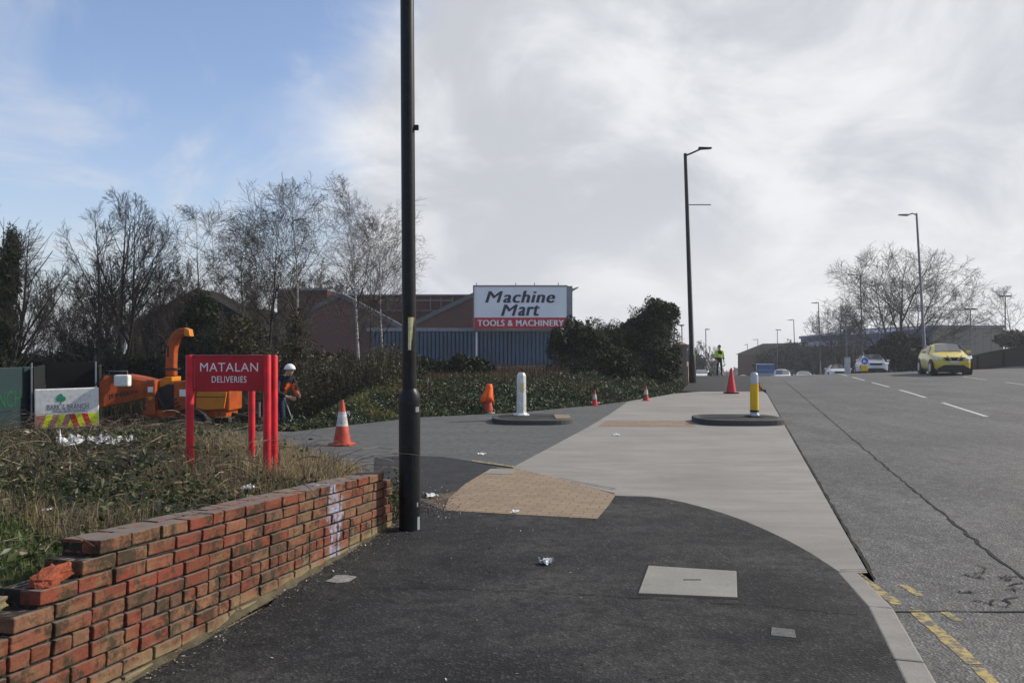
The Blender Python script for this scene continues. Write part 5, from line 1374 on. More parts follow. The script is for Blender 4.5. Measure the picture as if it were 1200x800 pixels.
for i, (px, py, s, lab) in enumerate([(376, 564, (.13, .12, .12), 'white torn bag in the dry grass behind the wall end'), (292, 584, (.16, .1, .06), 'pale blue-white crumpled packet lying against the wall top'),
        (92, 528, (.5, .4, .28), 'white plastic sheeting in the brambles below the tailgate'), (135, 526, (.6, .4, .24), 'white plastic sheeting in the brambles right of the tailgate'), (107, 520, (.2, .16, .14), 'second crumpled white bag between the two sheets'),
        (206, 560, (.08, .06, .05), 'tiny white wrapper left of the sign post'), (55, 612, (.07, .06, .03), 'tiny white wrapper in the brambles at the left')]):
    x, y, z = onverge(px, py); crumple('plastic_litter', lab, (x, y, z + .08), s, M['litter'], 10 + i)
for i, (px, py, s, lab) in enumerate([(419, 491, (.45, .3, .2), 'white plastic bag on the ivy right of the dirty cone'), (406, 486, (.14, .12, .2), 'small white scrap left of the bag on the ivy'), (700, 470, (.3, .2, .06), 'white scrap beside the small cone at the ivy edge')]):
    y = bedge(at(px, 17)) + .5; x = at(px, y); z = zat(py, y) - .05; crumple('plastic_litter', lab, (x, y, z), s, M['litter'], 30 + i)

# ------------------------------------------------------------------ people
def skin_mesh(name, verts, edges, radii, root=0, sub=2, mat=None, parent=None):
    me = bpy.data.meshes.new(name); me.from_pydata(verts, edges, []); o = bpy.data.objects.new(name, me); COL.objects.link(o)
    sk = o.modifiers.new('skin', 'SKIN'); ss = o.modifiers.new('sub', 'SUBSURF'); ss.levels = sub; ss.render_levels = sub
    sk.use_smooth_shade = True
    for i, v in enumerate(me.skin_vertices[0].data):
        rr = radii[i]; v.radius = rr if isinstance(rr, tuple) else (rr, rr); v.use_root = (i == root)
    dg = bpy.context.evaluated_depsgraph_get(); dg.update()
    m2 = bpy.data.meshes.new_from_object(o.evaluated_get(dg)); bpy.data.objects.remove(o)
    m2.name = name; n = bpy.data.objects.new(name, m2); m2.materials.clear()
    if mat: m2.materials.append(mat)
    link(n, parent); return n
def person(label, loc, rz, pose, top_mat, leg_mat, head_mat, hat=None, scale=1.0, bands=False, group='people'):
    r = empty('person', loc, label, 'person', group, rz); r.scale = (scale,) * 3
    p = pose
    names = list(p.keys()); idx = {k: i for i, k in enumerate(names)}
    V_ = [p[k][0] for k in names]; rad = [p[k][1] for k in names]
    E = [('pelvis', 'waist'), ('waist', 'chest'), ('chest', 'neck'), ('neck', 'head0'), ('head0', 'head1')]
    for s in 'LR':
        E += [('pelvis', 'hip' + s), ('hip' + s, 'knee' + s), ('knee' + s, 'ank' + s), ('ank' + s, 'toe' + s), ('chest', 'sh' + s), ('sh' + s, 'elb' + s), ('elb' + s, 'wri' + s), ('wri' + s, 'palm' + s)]
        # fingers and thumb
        w0 = Vector(p['wri' + s][0]); q0 = Vector(p['palm' + s][0]); d = (q0 - w0).normalized(); sd_ = d.cross(Vector((1, .2, 0))).normalized()
        for f in range(4):
            b = q0 + sd_ * (f - 1.5) * .02 + d * .02; k1 = len(V_); V_ += [tuple(b), tuple(b + d * (.045 - .006 * abs(f - 1.3)) + sd_ * (f - 1.5) * .003 + Vector((0, -.012, 0))), tuple(b + d * (.065 - .008 * abs(f - 1.3)) + Vector((0, -.03, 0)))]
            rad += [.010, .0095, .008]; E += [('palm' + s, k1), (k1, k1 + 1), (k1 + 1, k1 + 2)]
        k1 = len(V_); b = w0 + d * .03 + sd_ * .03; V_ += [tuple(b), tuple(b + d * .035 + sd_ * .02)]; rad += [.012, .010]; E += [('palm' + s, k1), (k1, k1 + 1)]
    ed = [(idx[a] if isinstance(a, str) else a, idx[b] if isinstance(b, str) else b) for a, b in E]
    body = skin_mesh('body', V_, ed, rad, idx['pelvis'], 2, leg_mat, r)
    me = body.data; me.materials.append(M['skin']); me.materials.append(M['rubber'])
    nz_ = p['neck'][0][2]; 
    for po in me.polygons:
        c = po.center; po.use_smooth = True
        if c.z > nz_ - .01: po.material_index = 1
        for s in 'LR':
            w0 = Vector(p['palm' + s][0])
            if (c - w0).length < .13: po.material_index = 1
            if c.z < p['ank' + s][0][2] - .015: po.material_index = 2
    # jacket over torso and arms
    jn = ['pelvis', 'waist', 'chest', 'neck', 'shL', 'elbL', 'wriL', 'shR', 'elbR', 'wriR']; ji = {k: i for i, k in enumerate(jn)}
    jr = []
    jv = []
    for k in jn:
        q = Vector(p[k][0]); rr = p[k][1]; rr = rr if isinstance(rr, tuple) else (rr, rr)
        g = .022 if k not in ('neck',) else .012
        if k.startswith('wri'): q = q.lerp(Vector(p['elb' + k[-1]][0]), .15); g = .018
        if k == 'neck': q = q.lerp(Vector(p['chest'][0]), .25)
        jv.append(tuple(q)); jr.append((rr[0] + g, rr[1] + g))
    je = [('pelvis', 'waist'), ('waist', 'chest'), ('chest', 'neck'), ('chest', 'shL'), ('shL', 'elbL'), ('elbL', 'wriL'), ('chest', 'shR'), ('shR', 'elbR'), ('elbR', 'wriR')]
    jk = skin_mesh('jacket', jv, [(ji[a], ji[b]) for a, b in je], jr, 0, 2, top_mat[0], r)
    if len(top_mat) > 1:
        for m_ in top_mat[1:]: jk.data.materials.append(m_)
    for po in jk.data.polygons:
        c = po.center; po.use_smooth = True
        if pose.get('_split'): pass
    # head details: nose, ears, brow
    h0 = Vector(p['head0'][0]); h1 = Vector(p['head1'][0]); hc = (h0 + h1) / 2
    mb = MB(); mb.tube([hc + Vector((0, -.085, .01)), hc + Vector((0, -.112, -.018))], [.010, .015], 8)
    for s in (-1, 1): mb.tube([hc + Vector((s * .078, .005, .015)), hc + Vector((s * .09, .01, -.02))], [.018, .010], 8)
    mb.build('facial_features', M['skin'], r)
    mb = MB()
    for s in (-1, 1): mb.tube([hc + Vector((s * .032 - .006, -.088, .012)), hc + Vector((s * .032 + .006, -.088, .012))], .007, 6)
    mb.tube([hc + Vector((-.022, -.088, -.05)), hc + Vector((.022, -.088, -.05))], .004, 6)
    mb.build('eyes_and_mouth', M['black_cloth'], r)
    bm = bmesh.new(); bmesh.ops.create_uvsphere(bm, u_segments=20, v_segments=12, radius=1)
    kill = [v for v in bm.verts if v.co.z < (-.05 if hat else -.25 + .5 * max(0, -v.co.y))]
    bmesh.ops.delete(bm, geom=kill, context='VERTS')
    for v in bm.verts: v.co = Vector((v.co.x * (.112 if hat else .092), v.co.y * (.135 if hat else .108), v.co.z * (.125 if hat else .115)))
    me = bpy.data.meshes.new('cap'); bm.to_mesh(me); bm.free(); me.materials.append(hat or head_mat)
    for po in me.polygons: po.use_smooth = True
    o = bpy.data.objects.new('helmet' if hat else 'hair', me); link(o, r); o.location = hc + Vector((0, .008, .03 if hat else .012)); 
    if hat:
        so = o.modifiers.new('s', 'SOLIDIFY'); so.thickness = .008
    return r, jk
stand = {
 'pelvis': ((0, 0, .93), (.15, .11)), 'waist': ((0, 0, 1.08), (.135, .10)), 'chest': ((0, -.01, 1.33), (.165, .115)), 'neck': ((0, .01, 1.50), .055), 'head0': ((0, -.005, 1.58), (.07, .085)), 'head1': ((0, -.01, 1.70), (.075, .09)),
 'hipL': ((-.09, 0, .86), .085), 'kneeL': ((-.11, -.02, .49), .062), 'ankL': ((-.13, .03, .09), .042), 'toeL': ((-.15, -.12, .035), .038),
 'hipR': ((.09, 0, .86), .085), 'kneeR': ((.10, -.05, .50), .062), 'ankR': ((.11, -.02, .09), .042), 'toeR': ((.13, -.17, .035), .038),
 'shL': ((-.19, 0, 1.40), .058), 'elbL': ((-.26, .02, 1.13), .045), 'wriL': ((-.24, -.08, .90), .03), 'palmL': ((-.235, -.10, .82), .034),
 'shR': ((.19, 0, 1.40), .058), 'elbR': ((.25, .03, 1.13), .045), 'wriR': ((.24, -.06, .89), .03), 'palmR': ((.235, -.08, .81), .034)}
x, y = P(843, 440.5)
pr, jk = person('person in yellow hi-vis jacket and black trousers standing on the path', (x, y, crest(y) + .012), R(10), stand, (M['hi_yellow'], M['reflective'], M['black_cloth']), M['black_cloth'], M['hair'], scale=.99)
for po in jk.data.polygons:
    c = po.center
    if 1.10 < c.z < 1.15 and abs(c.x) < .2: po.material_index = 1
    if c.z < 1.06: po.material_index = 2
bend_ = dict(stand)
bend_.update({'waist': ((0, -.05, 1.06), (.145, .11)), 'chest': ((.0, -.20, 1.27), (.17, .125)), 'neck': ((0, -.33, 1.40), .06), 'head0': ((0, -.39, 1.45), (.07, .085)), 'head1': ((0, -.44, 1.55), (.075, .09)),
 'shL': ((-.19, -.25, 1.33), .06), 'elbL': ((-.27, -.30, 1.05), .048), 'wriL': ((-.14, -.50, .95), .032), 'palmL': ((-.09, -.56, .93), .035),
 'shR': ((.19, -.25, 1.33), .06), 'elbR': ((.28, -.28, 1.06), .048), 'wriR': ((.17, -.50, .98), .032), 'palmR': ((.12, -.57, .97), .035)})
yw = 17.2; xw = at(325, yw); zw = -.36
pr, jk = person('worker in white helmet, dark jacket and orange vest working beside the red sign', (xw, yw, zw), R(55), bend_, (M['black_cloth'], M['hi_orange']), M['navy_cloth'], M['hair'], hat=M['helmet'], scale=.98)
for po in jk.data.polygons:
    c = po.center
    if c.z < 1.22 and abs(c.x) < .21 and c.x > .02: po.material_index = 1
r = empty('brush_cutter', (xw + .25, yw - .35, zw), 'long thin brush cutter shaft held by the helmeted worker', 'tool')
mb = MB(); mb.tube([(-.05, .05, 1.0), (.22, -.25, .5), (.05, -.7, .08)], .014, 8); mb.build('shaft', M['grey_metal'], r)
mb = MB(); mb.tube([(.05, -.7, .04), (.05, -.7, .10)], [.11, .04], 14); mb.build('cutting_head', M['rubber'], r)
yq = 82; xq = at(832, yq)
person('tiny distant pedestrian in dark clothes beyond the tall black lamp post', (xq, yq, crest(yq)), R(20), stand, (M['black_cloth'],), M['black_cloth'], M['hair'], scale=.95)

# ------------------------------------------------------------------ vehicles
def car(label, x, y, paint, kind='hatch', rz=0, L_=4.2, Wd=1.78, H=1.5, name='parked_car', cat='car', group='vehicles on the main road', lamps=True):
    z = gz(x, y)
    r = empty(name, (x, y, z - .03), label, cat, group, rz)
    sl = math.atan((gz(x + .282 * 2, y + 2) - gz(x - .282 * 2, y - 2)) / 4.0); r.rotation_euler[0] = sl
    hw = Wd / 2; n = L_ / 2
    # stations from the front (-y) to the rear: y, half width, hood/shoulder z, roof half width, roof z
    if kind == 'suv':
        st = [(-n, .62, .62, .45, .72), (-n + .12, .86, .80, .60, .92), (-n + .75, .98, .95, .68, 1.06), (-n + 1.15, 1, 1.0, .72, 1.12), (-n + 1.85, 1, 1.05, .66, H - .03), (-n + 2.5, 1, 1.07, .66, H), (n - .9, 1, 1.10, .62, H - .06), (n - .3, .97, 1.08, .58, 1.28), (n - .04, .86, .95, .62, 1.02), (n, .74, .70, .5, .85)]
    elif kind == 'van':
        st = [(-n, .75, .75, .6, .85), (-n + .15, .92, 1.0, .75, 1.1), (-n + .7, 1, 1.15, .8, 1.3), (-n + 1.4, 1, 1.25, .84, H - .08), (-n + 1.9, 1, 1.3, .86, H), (n - .5, 1, 1.3, .86, H), (n - .05, 1, 1.3, .85, H - .03), (n, .96, 1.25, .82, H - .2)]
    else:
        st = [(-n, .66, .52, .45, .60), (-n + .12, .88, .68, .62, .78), (-n + .8, .98, .82, .7, .92), (-n + 1.25, 1, .88, .74, .99), (-n + 2.05, 1, .92, .64, H - .03), (-n + 2.6, 1, .93, .64, H), (n - 1.0, 1, .95, .62, H - .05), (n - .4, .97, .95, .6, 1.12), (n - .05, .88, .85, .62, .94), (n, .76, .6, .5, .75)]
    vs = []; m = 10
    for (yy_, wf, zs, wt, zt) in st:
        w_ = hw * wf; zb = .17 if abs(yy_) < n - .01 else .24
        half = [(w_ * .8, zb), (w_ * .98, zb + .10), (w_ * 1.0, (zb + zs) / 2 + .05), (w_ * .97, zs), (hw * wt * wf ** .3, zt - .04)]
        sec = [(a, b) for a, b in half] + [(-a, b) for a, b in half[::-1]]
        sec.insert(5, (0, zt)); 
        vs += [(a, yy_, b) for a, b in sec]
    m = 11; fs = []
    for k in range(len(st) - 1):
        fs += [(k * m + i, k * m + (i + 1) % m, (k + 1) * m + (i + 1) % m, (k + 1) * m + i) for i in range(m)]
    fs += [tuple(range(m)), tuple(range((len(st) - 1) * m, len(st) * m))]
    mb = MB(); mb.add(vs, fs, smooth=True); b = mb.build('body', paint, r); ss = b.modifiers.new('s', 'SUBSURF'); ss.levels = 1; ss.render_levels = 2
    # glazing
    i0 = 3 if kind != 'van' else 2
    A_, B_ = st[i0], st[i0 + 1]
    def pt(s, sign, f, up, out=.012, inset=.05):
        # point on side glass between shoulder and roof
        w_ = hw * s[1] * .97; wr = hw * s[3] * s[1] ** .3; zs, zt = s[2], s[4] - .04
        t = up; return (sign * (w_ + (wr - w_) * t + out), f, zs + (zt - zs) * t)
    mb = MB()
    wa = hw * A_[3] * .93; wb = hw * B_[3] * .90
    mb.add([(-wa, A_[0] + .02, A_[4] + .02), (wa, A_[0] + .02, A_[4] + .02), (wa + (wb * .92 - wa) * .84, A_[0] + .02 + (B_[0] - A_[0] - .05) * .84, A_[4] + .02 + (B_[4] - A_[4]) * .84), (-wa - (wb * .92 - wa) * .84, A_[0] + .02 + (B_[0] - A_[0] - .05) * .84, A_[4] + .02 + (B_[4] - A_[4]) * .84), (0, A_[0] - .05, A_[4] + .05), (0, A_[0] - .05 + (B_[0] - A_[0] - .05) * .84, A_[4] + .06 + (B_[4] - A_[4]) * .84)], [(0, 4, 5, 3), (4, 1, 2, 5)])
    mb.build('windscreen', M['car_glass'], r, fix=False).modifiers.new('s', 'SOLIDIFY').thickness = .02
    for sg in (-1, 1):
        mb = MB(); s1 = st[i0 + 1]; s2 = st[i0 + 2]; s3 = st[-4 if kind != 'van' else -3]; s4 = st[-3 if kind != 'van' else -2]
        if kind == 'van':
            q = [pt(s1, sg, st[i0][0] + .25, .12), pt(s1, sg, s1[0] + .1, .85), pt(s2, sg, s2[0] + .2, .85), pt(s2, sg, s2[0] + .25, .1)]
            mb.add(q, [(0, 1, 2, 3)])
        else:
            q = [pt(st[i0], sg, st[i0][0] + .25, .10), pt(s1, sg, s1[0] + .08, .88), pt(s3, sg, s3[0], .86), pt(s4, sg, s4[0] - .08, .15), pt(s3, sg, s3[0], .08), pt(s1, sg, s1[0], .08)]
            mb.add(q, [(0, 1, 5), (1, 2, 4, 5), (2, 3, 4)])
        mb.build('side_window', M['car_glass'], r, fix=False).modifiers.new('s', 'SOLIDIFY').thickness = .02
    # wheels
    wr_ = .34 if kind == 'suv' else (.36 if kind == 'van' else .31)
    for sg in (-1, 1):
        for fy in (-n + .78, n - .78):
            mb = MB(); mb.tube([(sg * (hw - .30), fy, wr_ + .02), (sg * (hw - .005), fy, wr_ + .02)], wr_ * 1.22, 24); mb.build('wheel_arch', M['car_trim'], r)
            w_ = MB(); w_.tube([(sg * (hw - .22), fy, wr_), (sg * (hw - .02), fy, wr_), (sg * (hw + .012), fy, wr_)], [wr_, wr_, wr_ * .93], 24); wo_ = w_.build('wheel', M['rubber'], r)
            w_ = MB(); w_.tube([(sg * (hw + .005), fy, wr_), (sg * (hw + .022), fy, wr_)], [wr_ * .68, wr_ * .6], 20); w_.build('rim', M['alloy'], wo_)
    # front
    f0 = st[1][0] - .06
    zl = {'suv': .80, 'van': .85, 'hatch': .66}[kind]
    for sg in (-1, 1):
        mb = MB(); mb.add([(sg * hw * .50, f0 + .02, zl - .06), (sg * hw * .50, f0 + .03, zl + .04), (sg * hw * .90, f0 + .32, zl + .13), (sg * hw * .93, f0 + .30, zl - .0), (sg * hw * .72, f0 + .06, zl - .07)], [(0, 1, 2, 3, 4)])
        h_ = mb.build('headlight', M['headlamp'], r, fix=False); h_.modifiers.new('s', 'SOLIDIFY').thickness = .06
        mb = MB(); mb.box((sg * (hw + .10), -n + 1.55, zl + .32), (.2, .12, .14)); mb.build('wing_mirror', paint, r, bevel=.04)
    mb = MB(); mb.box((0, -n + .02, zl - .03), (hw * .85, .08, .12)); mb.build('grille', M['car_trim'], r, bevel=.02)
    mb = MB(); mb.prism([(-hw * .72, .20), (hw * .72, .20), (hw * .78, .34), (hw * .45, .50), (-hw * .45, .50), (-hw * .78, .34)], 'y', -n - .045, -n + .2); mb.build('bumper_intake', M['car_trim'], r, bevel=.03)
    mb = MB(); mb.box((0, -n - .035, zl - .16), (.42, .02, .09)); mb.build('number_plate', M['plate'], r)
    mb = MB(); mb.box((0, 0, .22), (hw * 1.7, L_ - .5, .16)); mb.build('underbody', M['car_trim'], r)
    mb = MB(); mb.prism([(-hw * .55, zl + .06), (hw * .55, zl + .06), (hw * .38, zl - .02), (-hw * .38, zl - .02)], 'y', -n - .02, -n + .1); mb.build('bonnet_slot', M['car_trim'], r)
    return r
RZ = -math.atan(.282)
# yellow crossover
x = at(1106, 40.6); c0 = car('bright yellow crossover car coming towards the camera on the far lane', x, 40.6, M['car_yellow'], 'suv', RZ, 4.1, 1.78, 1.57, 'moving_car')
for sg in (-1, 1):
    mb = MB(); mb.box((sg * .23, -2.085, .84), (.05, .04, .30), ry=sg * R(42)); mb.build('grille_bar', M['alloy'], c0, bevel=.01)
car('white sports utility car on the crest behind the keep-left bollard', at(1021, 59), 59, M['car_white'], 'suv', RZ, 4.5, 1.85, 1.62, 'moving_car')
car('white saloon on the crest left of the grey median post', at(981, 70), 70, M['car_white'], 'hatch', RZ, 4.4, 1.80, 1.46, 'moving_car')
car('white hatchback roof just visible beyond the crest', at(942, 84), 84, M['car_white'], 'hatch', RZ, 4.2, 1.78, 1.45, 'moving_car')
car('white van beyond the crest, right of the blue lorry', at(916, 92), 92, M['car_white'], 'van', RZ, 4.9, 1.95, 2.0, 'white_van', 'van')
car('distant pale car beyond the crest behind the yellow bollard', at(871, 104), 104, M['car_silver'], 'hatch', RZ, 4.2, 1.8, 1.9, 'moving_car')
car('distant white van left of the tiny pedestrian', at(822, 84), 84, M['car_white'], 'van', RZ, 4.6, 1.9, 1.75, 'white_van', 'van')
y = 99; x = at(897, y); z = gz(x, y)
r = empty('blue_lorry', (x, y, z), 'blue box lorry beyond the crest beside the white van', 'lorry', 'vehicles on the main road', RZ)
mb = MB(); mb.box((0, 1.0, 1.75), (2.1, 5, 2.3)); mb.build('box_body', M['car_blue'], r, bevel=.05)
mb = MB(); mb.prism([(-2.6, .5), (-1.6, .5), (-1.6, 2.3), (-2.3, 2.3), (-2.6, 1.4)], 'x', -.98, .98); mb.build('cab', M['car_blue'], r, bevel=.06)
mb = MB(); mb.add([(-.85, -2.60, 1.45), (.85, -2.60, 1.45), (.8, -2.34, 2.15), (-.8, -2.34, 2.15)], [(0, 1, 2, 3)]); mb.build('windscreen', M['car_glass'], r, fix=False)
for sg in (-1, 1):
    for fy in (-1.9, 2.4):
        mb = MB(); mb.tube([(sg * .7, fy, .45), (sg * 1.0, fy, .45)], .45, 20); mb.build('wheel', M['rubber'], r)

# ------------------------------------------------------------------ arborists' tipper truck
YT = 17.0; tx = at(78, YT); tz = -.45
r = empty('tipper_truck', (tx, YT, tz), 'green arborist tipper truck with white tailgate and chevron stripes', 'truck')
T = lambda px, py: (at(px, YT) - tx, zat(py, YT) - tz)
a = T(41, 505); b = T(117, 453)
mb = MB(); c = ((T(41, 0)[0] + T(116.5, 0)[0]) / 2, 0, (T(0, 455)[1] + T(0, 501)[1]) / 2); wT = T(116.5, 0)[0] - T(41, 0)[0]; hT = T(0, 454.5)[1] - T(0, 501)[1]
mb.box((0, 0, 0), (wT, .05, hT)); tg = mb.build('tailgate', M['truck_white'], r, bevel=.03); tg.location = c; tg.rotation_euler = (0, R(-.8), 0)
# chevrons on the tailgate (local to it)
zb0 = -hT / 2 + .02; zb1 = zb0 + .27
cols = ['chev_faded', 'chev_yellow', 'chev_faded', 'chev_yellow', 'chev_faded', 'chev_yellow', 'chev_red', 'chev_yellow', 'chev_red', 'chev_yellow']
nC = len(cols); x_l = -wT / 2 + .015; x_r = wT / 2 - .015; wC = (x_r - x_l) / nC
for k, cn in enumerate(cols):
    xa = x_l + k * wC; s = .10 if k < 5 else -.10
    def cl(v): return max(x_l, min(x_r, v))
    if k == 5: poly = [(xa - .00, zb0), (xa + wC, zb0), (xa + wC - .10 * 0 - .10, zb1), (xa + .10, zb1)]
    elif s > 0: poly = [(cl(xa), zb0), (cl(xa + wC), zb0), (cl(xa + wC + s), zb1), (cl(xa + s), zb1)] if k else [(x_l, zb0), (cl(xa + wC), zb0), (cl(xa + wC + s), zb1), (x_l, zb1)]
    else: poly = [(cl(xa), zb0), (cl(xa + wC), zb0), (cl(xa + wC + s), zb1), (cl(xa + s), zb1)] if k < nC - 1 else [(cl(xa), zb0), (x_r, zb0), (x_r, zb1), (cl(xa + s), zb1)]
    mb = MB(); mb.prism(poly, 'y', -.031, -.0275 - .0002 * (k % 2)); mb.build('chevron_stripe', M[cn], tg)
text('BARK & BRANCH', wT * .64, .115, M['letter_grey'], tg, (.02, -.028, .03), ext=.002)
text('TREE SURGEONS', wT * .50, .045, M['letter_grey'], tg, (.04, -.028, -.06), ext=.002)
mb = MB()
for k, (cx_, cz_, rr_) in enumerate([(0, .0, .07), (-.05, -.02, .05), (.05, -.01, .055), (.0, .05, .05), (-.04, .03, .04)]):
    mb.prism([(-.13 + cx_ + rr_ * math.cos(2 * math.pi * i / 14), .21 + cz_ + rr_ * math.sin(2 * math.pi * i / 14)) for i in range(14)], 'y', -.0300 - .0006 * k, -.026)
mb.prism([(-.14, .08), (-.12, .08), (-.122, .18), (-.138, .18)], 'y', -.0292, -.026)
mb.build('tree_emblem', M['logo_green'], tg)
# body: posts, bed, far walls
mb = MB()
for px, top in ((37.5, 429), (112.5, 428)):
    x0_, z1_ = T(px, top); x0_ = x0_
    mb.box((x0_, .06, (z1_ + .45) / 2 + .1), (.035, .05, z1_ - .5)) 
mb.build('corner_post', M['lid_grey'], r, bevel=.005)
zt_ = T(0, 430)[1]
mb = MB(); mb.box((wT / 2 + .0, 1.5, (zt_ + .5) / 2), (.04, 2.9, zt_ - .5)); mb.build('far_side_board', M['truck_dark'], r)
mb = MB(); mb.box((-wT / 2 - .02, 1.5, (zt_ + .5) / 2), (.04, 2.9, zt_ - .5)); mb.build('near_side_board', M['truck_dark'], r)
mb = MB(); mb.box((0, 2.97, (zt_ + .6) / 2), (wT - .04, .04, zt_ - .5)); mb.build('headboard', M['truck_dark'], r)
mb = MB(); mb.box((0, 1.5, .46), (wT, 3.0, .08)); mb.box((0, 1.8, .36), (.7, 3.6, .12)); mb.build('bed', M['truck_dark'], r)
for sg in (-1, 1):
    mb = MB(); mb.tube([(sg * .42, .9, .33), (sg * .66, .9, .33)], .33, 20); mb.build('wheel', M['rubber'], r)
    mb = MB(); mb.tube([(sg * .42, 4.0, .33), (sg * .66, 4.0, .33)], .33, 20); mb.build('wheel', M['rubber'], r)
mb = MB(); mb.prism([(3.15, .35), (4.8, .35), (4.8, 1.1), (4.3, 1.5), (3.15, 1.55)], 'x', -.60, .60); mb.build('cab', M['truck_dark'], r, bevel=.05)
r.rotation_euler = (0, 0, R(26)); r.scale = (.88, 1, 1)
# swung-open green side board reaching towards the camera
p1 = Vector((at(37, YT) - tx, 0)); p0 = Vector((at(-110, 14.0) - tx, 14.0 - YT)); d = p0 - p1; c = (p0 + p1) / 2; ang = math.atan2(d.y, d.x)
zA = T(0, 503)[1] + .0; zB = T(0, 429.5)[1]
mb = MB(); mb.box((0, 0, 0), (d.length, .05, zB - zA)); gb = mb.build('open_side_board', M['truck_green'], r, bevel=.01); gb.location = (c.x, c.y, (zA + zB) / 2); gb.rotation_euler = (0, 0, ang + math.pi); gb.matrix_parent_inverse = (Matrix.Translation(r.location) @ Matrix.Rotation(R(26), 4, 'Z') @ Matrix.Diagonal((.88, 1, 1, 1))).inverted() @ Matrix.Translation(r.location); gb['label'] = 'dark green board swung open'
hl = d.length / 2
Lb = 2.2
text('BARK & BRANCH', 2.2, .34, M['letter_green'], gb, (hl - .36 - 1.1, -.028, .02), offset=.01, ext=.002)
mb = MB(); mb.box((hl - .36 - 1.1, -.0275, -.22), (2.2, .003, .014)); mb.build('underline', M['truck_dark'], gb)
mb = MB(); mb.box((hl + .004, 0, 0), (.006, .058, zB - zA)); mb.build('board_edge', M['lid_grey'], gb)

# ------------------------------------------------------------------ wood chipper
YC = 18.0; cx0 = at(200, YC); cz0 = -.45
r = empty('wood_chipper', (cx0, YC, cz0), 'orange towable wood chipper with tall curved discharge chute', 'wood chipper')
Cc = lambda px, py: (at(px, YC) - cx0, zat(py, YC) - cz0)
mb = MB()
# flared hopper: outline at the mouth (left) is wide, narrow at the rollers
sec = [(128, 463, 476, .72), (139, 439, 474, .66), (152, 440, 471, .5), (170, 443, 467, .40), (183, 446, 463, .34)]
vs = []
for px, pt_, pb, hwid in sec:
    (x_, zt2), (_, zb2) = Cc(px, pt_), Cc(px, pb); vs += [(x_, -hwid, zb2), (x_, hwid, zb2), (x_, hwid, zt2), (x_, -hwid, zt2)]
fs = []
for k in range(len(sec) - 1): fs += [(4 * k + i, 4 * k + (i + 1) % 4, 4 * k + 4 + (i + 1) % 4, 4 * k + 4 + i) for i in range(4)]
fs += [(0, 1, 2, 3), (16, 17, 18, 19)]
mb.add(vs, fs); hop = mb.build('feed_hopper', M['machine_orange'], r, bevel=.012)
hc_ = Cc(157, 463.5); text('JENSEN', .60, .11, M['machine_dark'], r, (hc_[0] + .03, -.59, hc_[1] + .06), rot=(R(90), R(-11), R(9)), offset=.01, ext=.004)
def cbox(name, pa, pb, y0, y1, mat, bev=.02, par=None):
    (xa, za), (xb, zb_) = Cc(*pa), Cc(*pb); mb = MB(); mb.box(((xa + xb) / 2, (y0 + y1) / 2, (za + zb_) / 2), (abs(xb - xa), y1 - y0, abs(zb_ - za))); return mb.build(name, mat, par or r, bevel=bev)
cbox('roller_housing', (181, 444), (192, 485), -.45, .45, M['machine_orange'])
cbox('control_box', (151.5, 438), (168, 451), -.72, -.54, M['truck_white'], .03)
mb = MB(); mb.prism([Cc(192.3, 445), Cc(199, 441), Cc(207, 441), Cc(207, 446), Cc(200, 452), Cc(192.3, 453)], 'y', -.25, .25); mb.build('rotor_cover', M['machine_yellow'], r, bevel=.015)
mb = MB(); mb.tube([(Cc(206, 465)[0], -.3, Cc(206, 465)[1]), (Cc(206, 465)[0], .3, Cc(206, 465)[1])], .30, 28); mb.build('rotor_drum', M['machine_dark'], r)
mb = MB(); mb.prism([Cc(212, 446), Cc(238, 444), Cc(276, 450), Cc(276, 480), Cc(212, 480)], 'y', -.40, .45); mb.build('engine_housing', M['machine_orange'], r, bevel=.03)
mb = MB(); mb.prism([Cc(240, 458), Cc(274, 458), Cc(271, 477), Cc(239, 479)], 'y', -.46, -.405); mb.build('side_cover', M['machine_yellow'], r, bevel=.01)
mb = MB(); mb.prism([Cc(239, 463), Cc(272.5, 463), Cc(272.5, 463.8), Cc(239, 463.8)], 'y', -.464, -.4605); mb.build('cover_seam', M['machine_dark'], r)
cbox('chassis', (176, 479), (272, 487), -.38, .38, M['machine_orange'], .01)
mb = MB(); x1_, z1_ = Cc(272, 487); mb.tube([(x1_ - .05, 0, z1_ + .05), (x1_ + .5, 0, z1_ - .05), (x1_ + 1.1, 0, z1_ - .1)], .04, 8); mb.build('drawbar', M['machine_dark'], r)
mb = MB(); mb.tube([(x1_ + .6, 0, .0), (x1_ + .6, 0, z1_ + .3)], .03, 8); mb.tube([(x1_ + .6, -.05, .1), (x1_ + .6, .05, .1)], .1, 16); mb.build('jockey_wheel', M['grey_metal'], r)
for sg in (-1, 1):
    mb = MB(); mb.tube([(.7, sg * .5, .32), (.7, sg * .70, .32)], .32, 22); w_ = mb.build('wheel', M['rubber'], r)
    mb = MB(); mb.tube([(.7, sg * .69, .32), (.7, sg * .712, .32)], .17, 18); mb.build('rim', M['grey_metal'], w_)
    mb = MB(); mb.prism([(.7 + .42 * math.cos(t), .34 + .42 * math.sin(t)) for t in [math.pi * i / 8 for i in range(9)]] + [(.7 + .39 * math.cos(t), .34 + .39 * math.sin(t)) for t in [math.pi * i / 8 for i in range(8, -1, -1)]], 'y', sg * .60 - .11, sg * .60 + .11); mb.build('mudguard', M['machine_dark'], r)
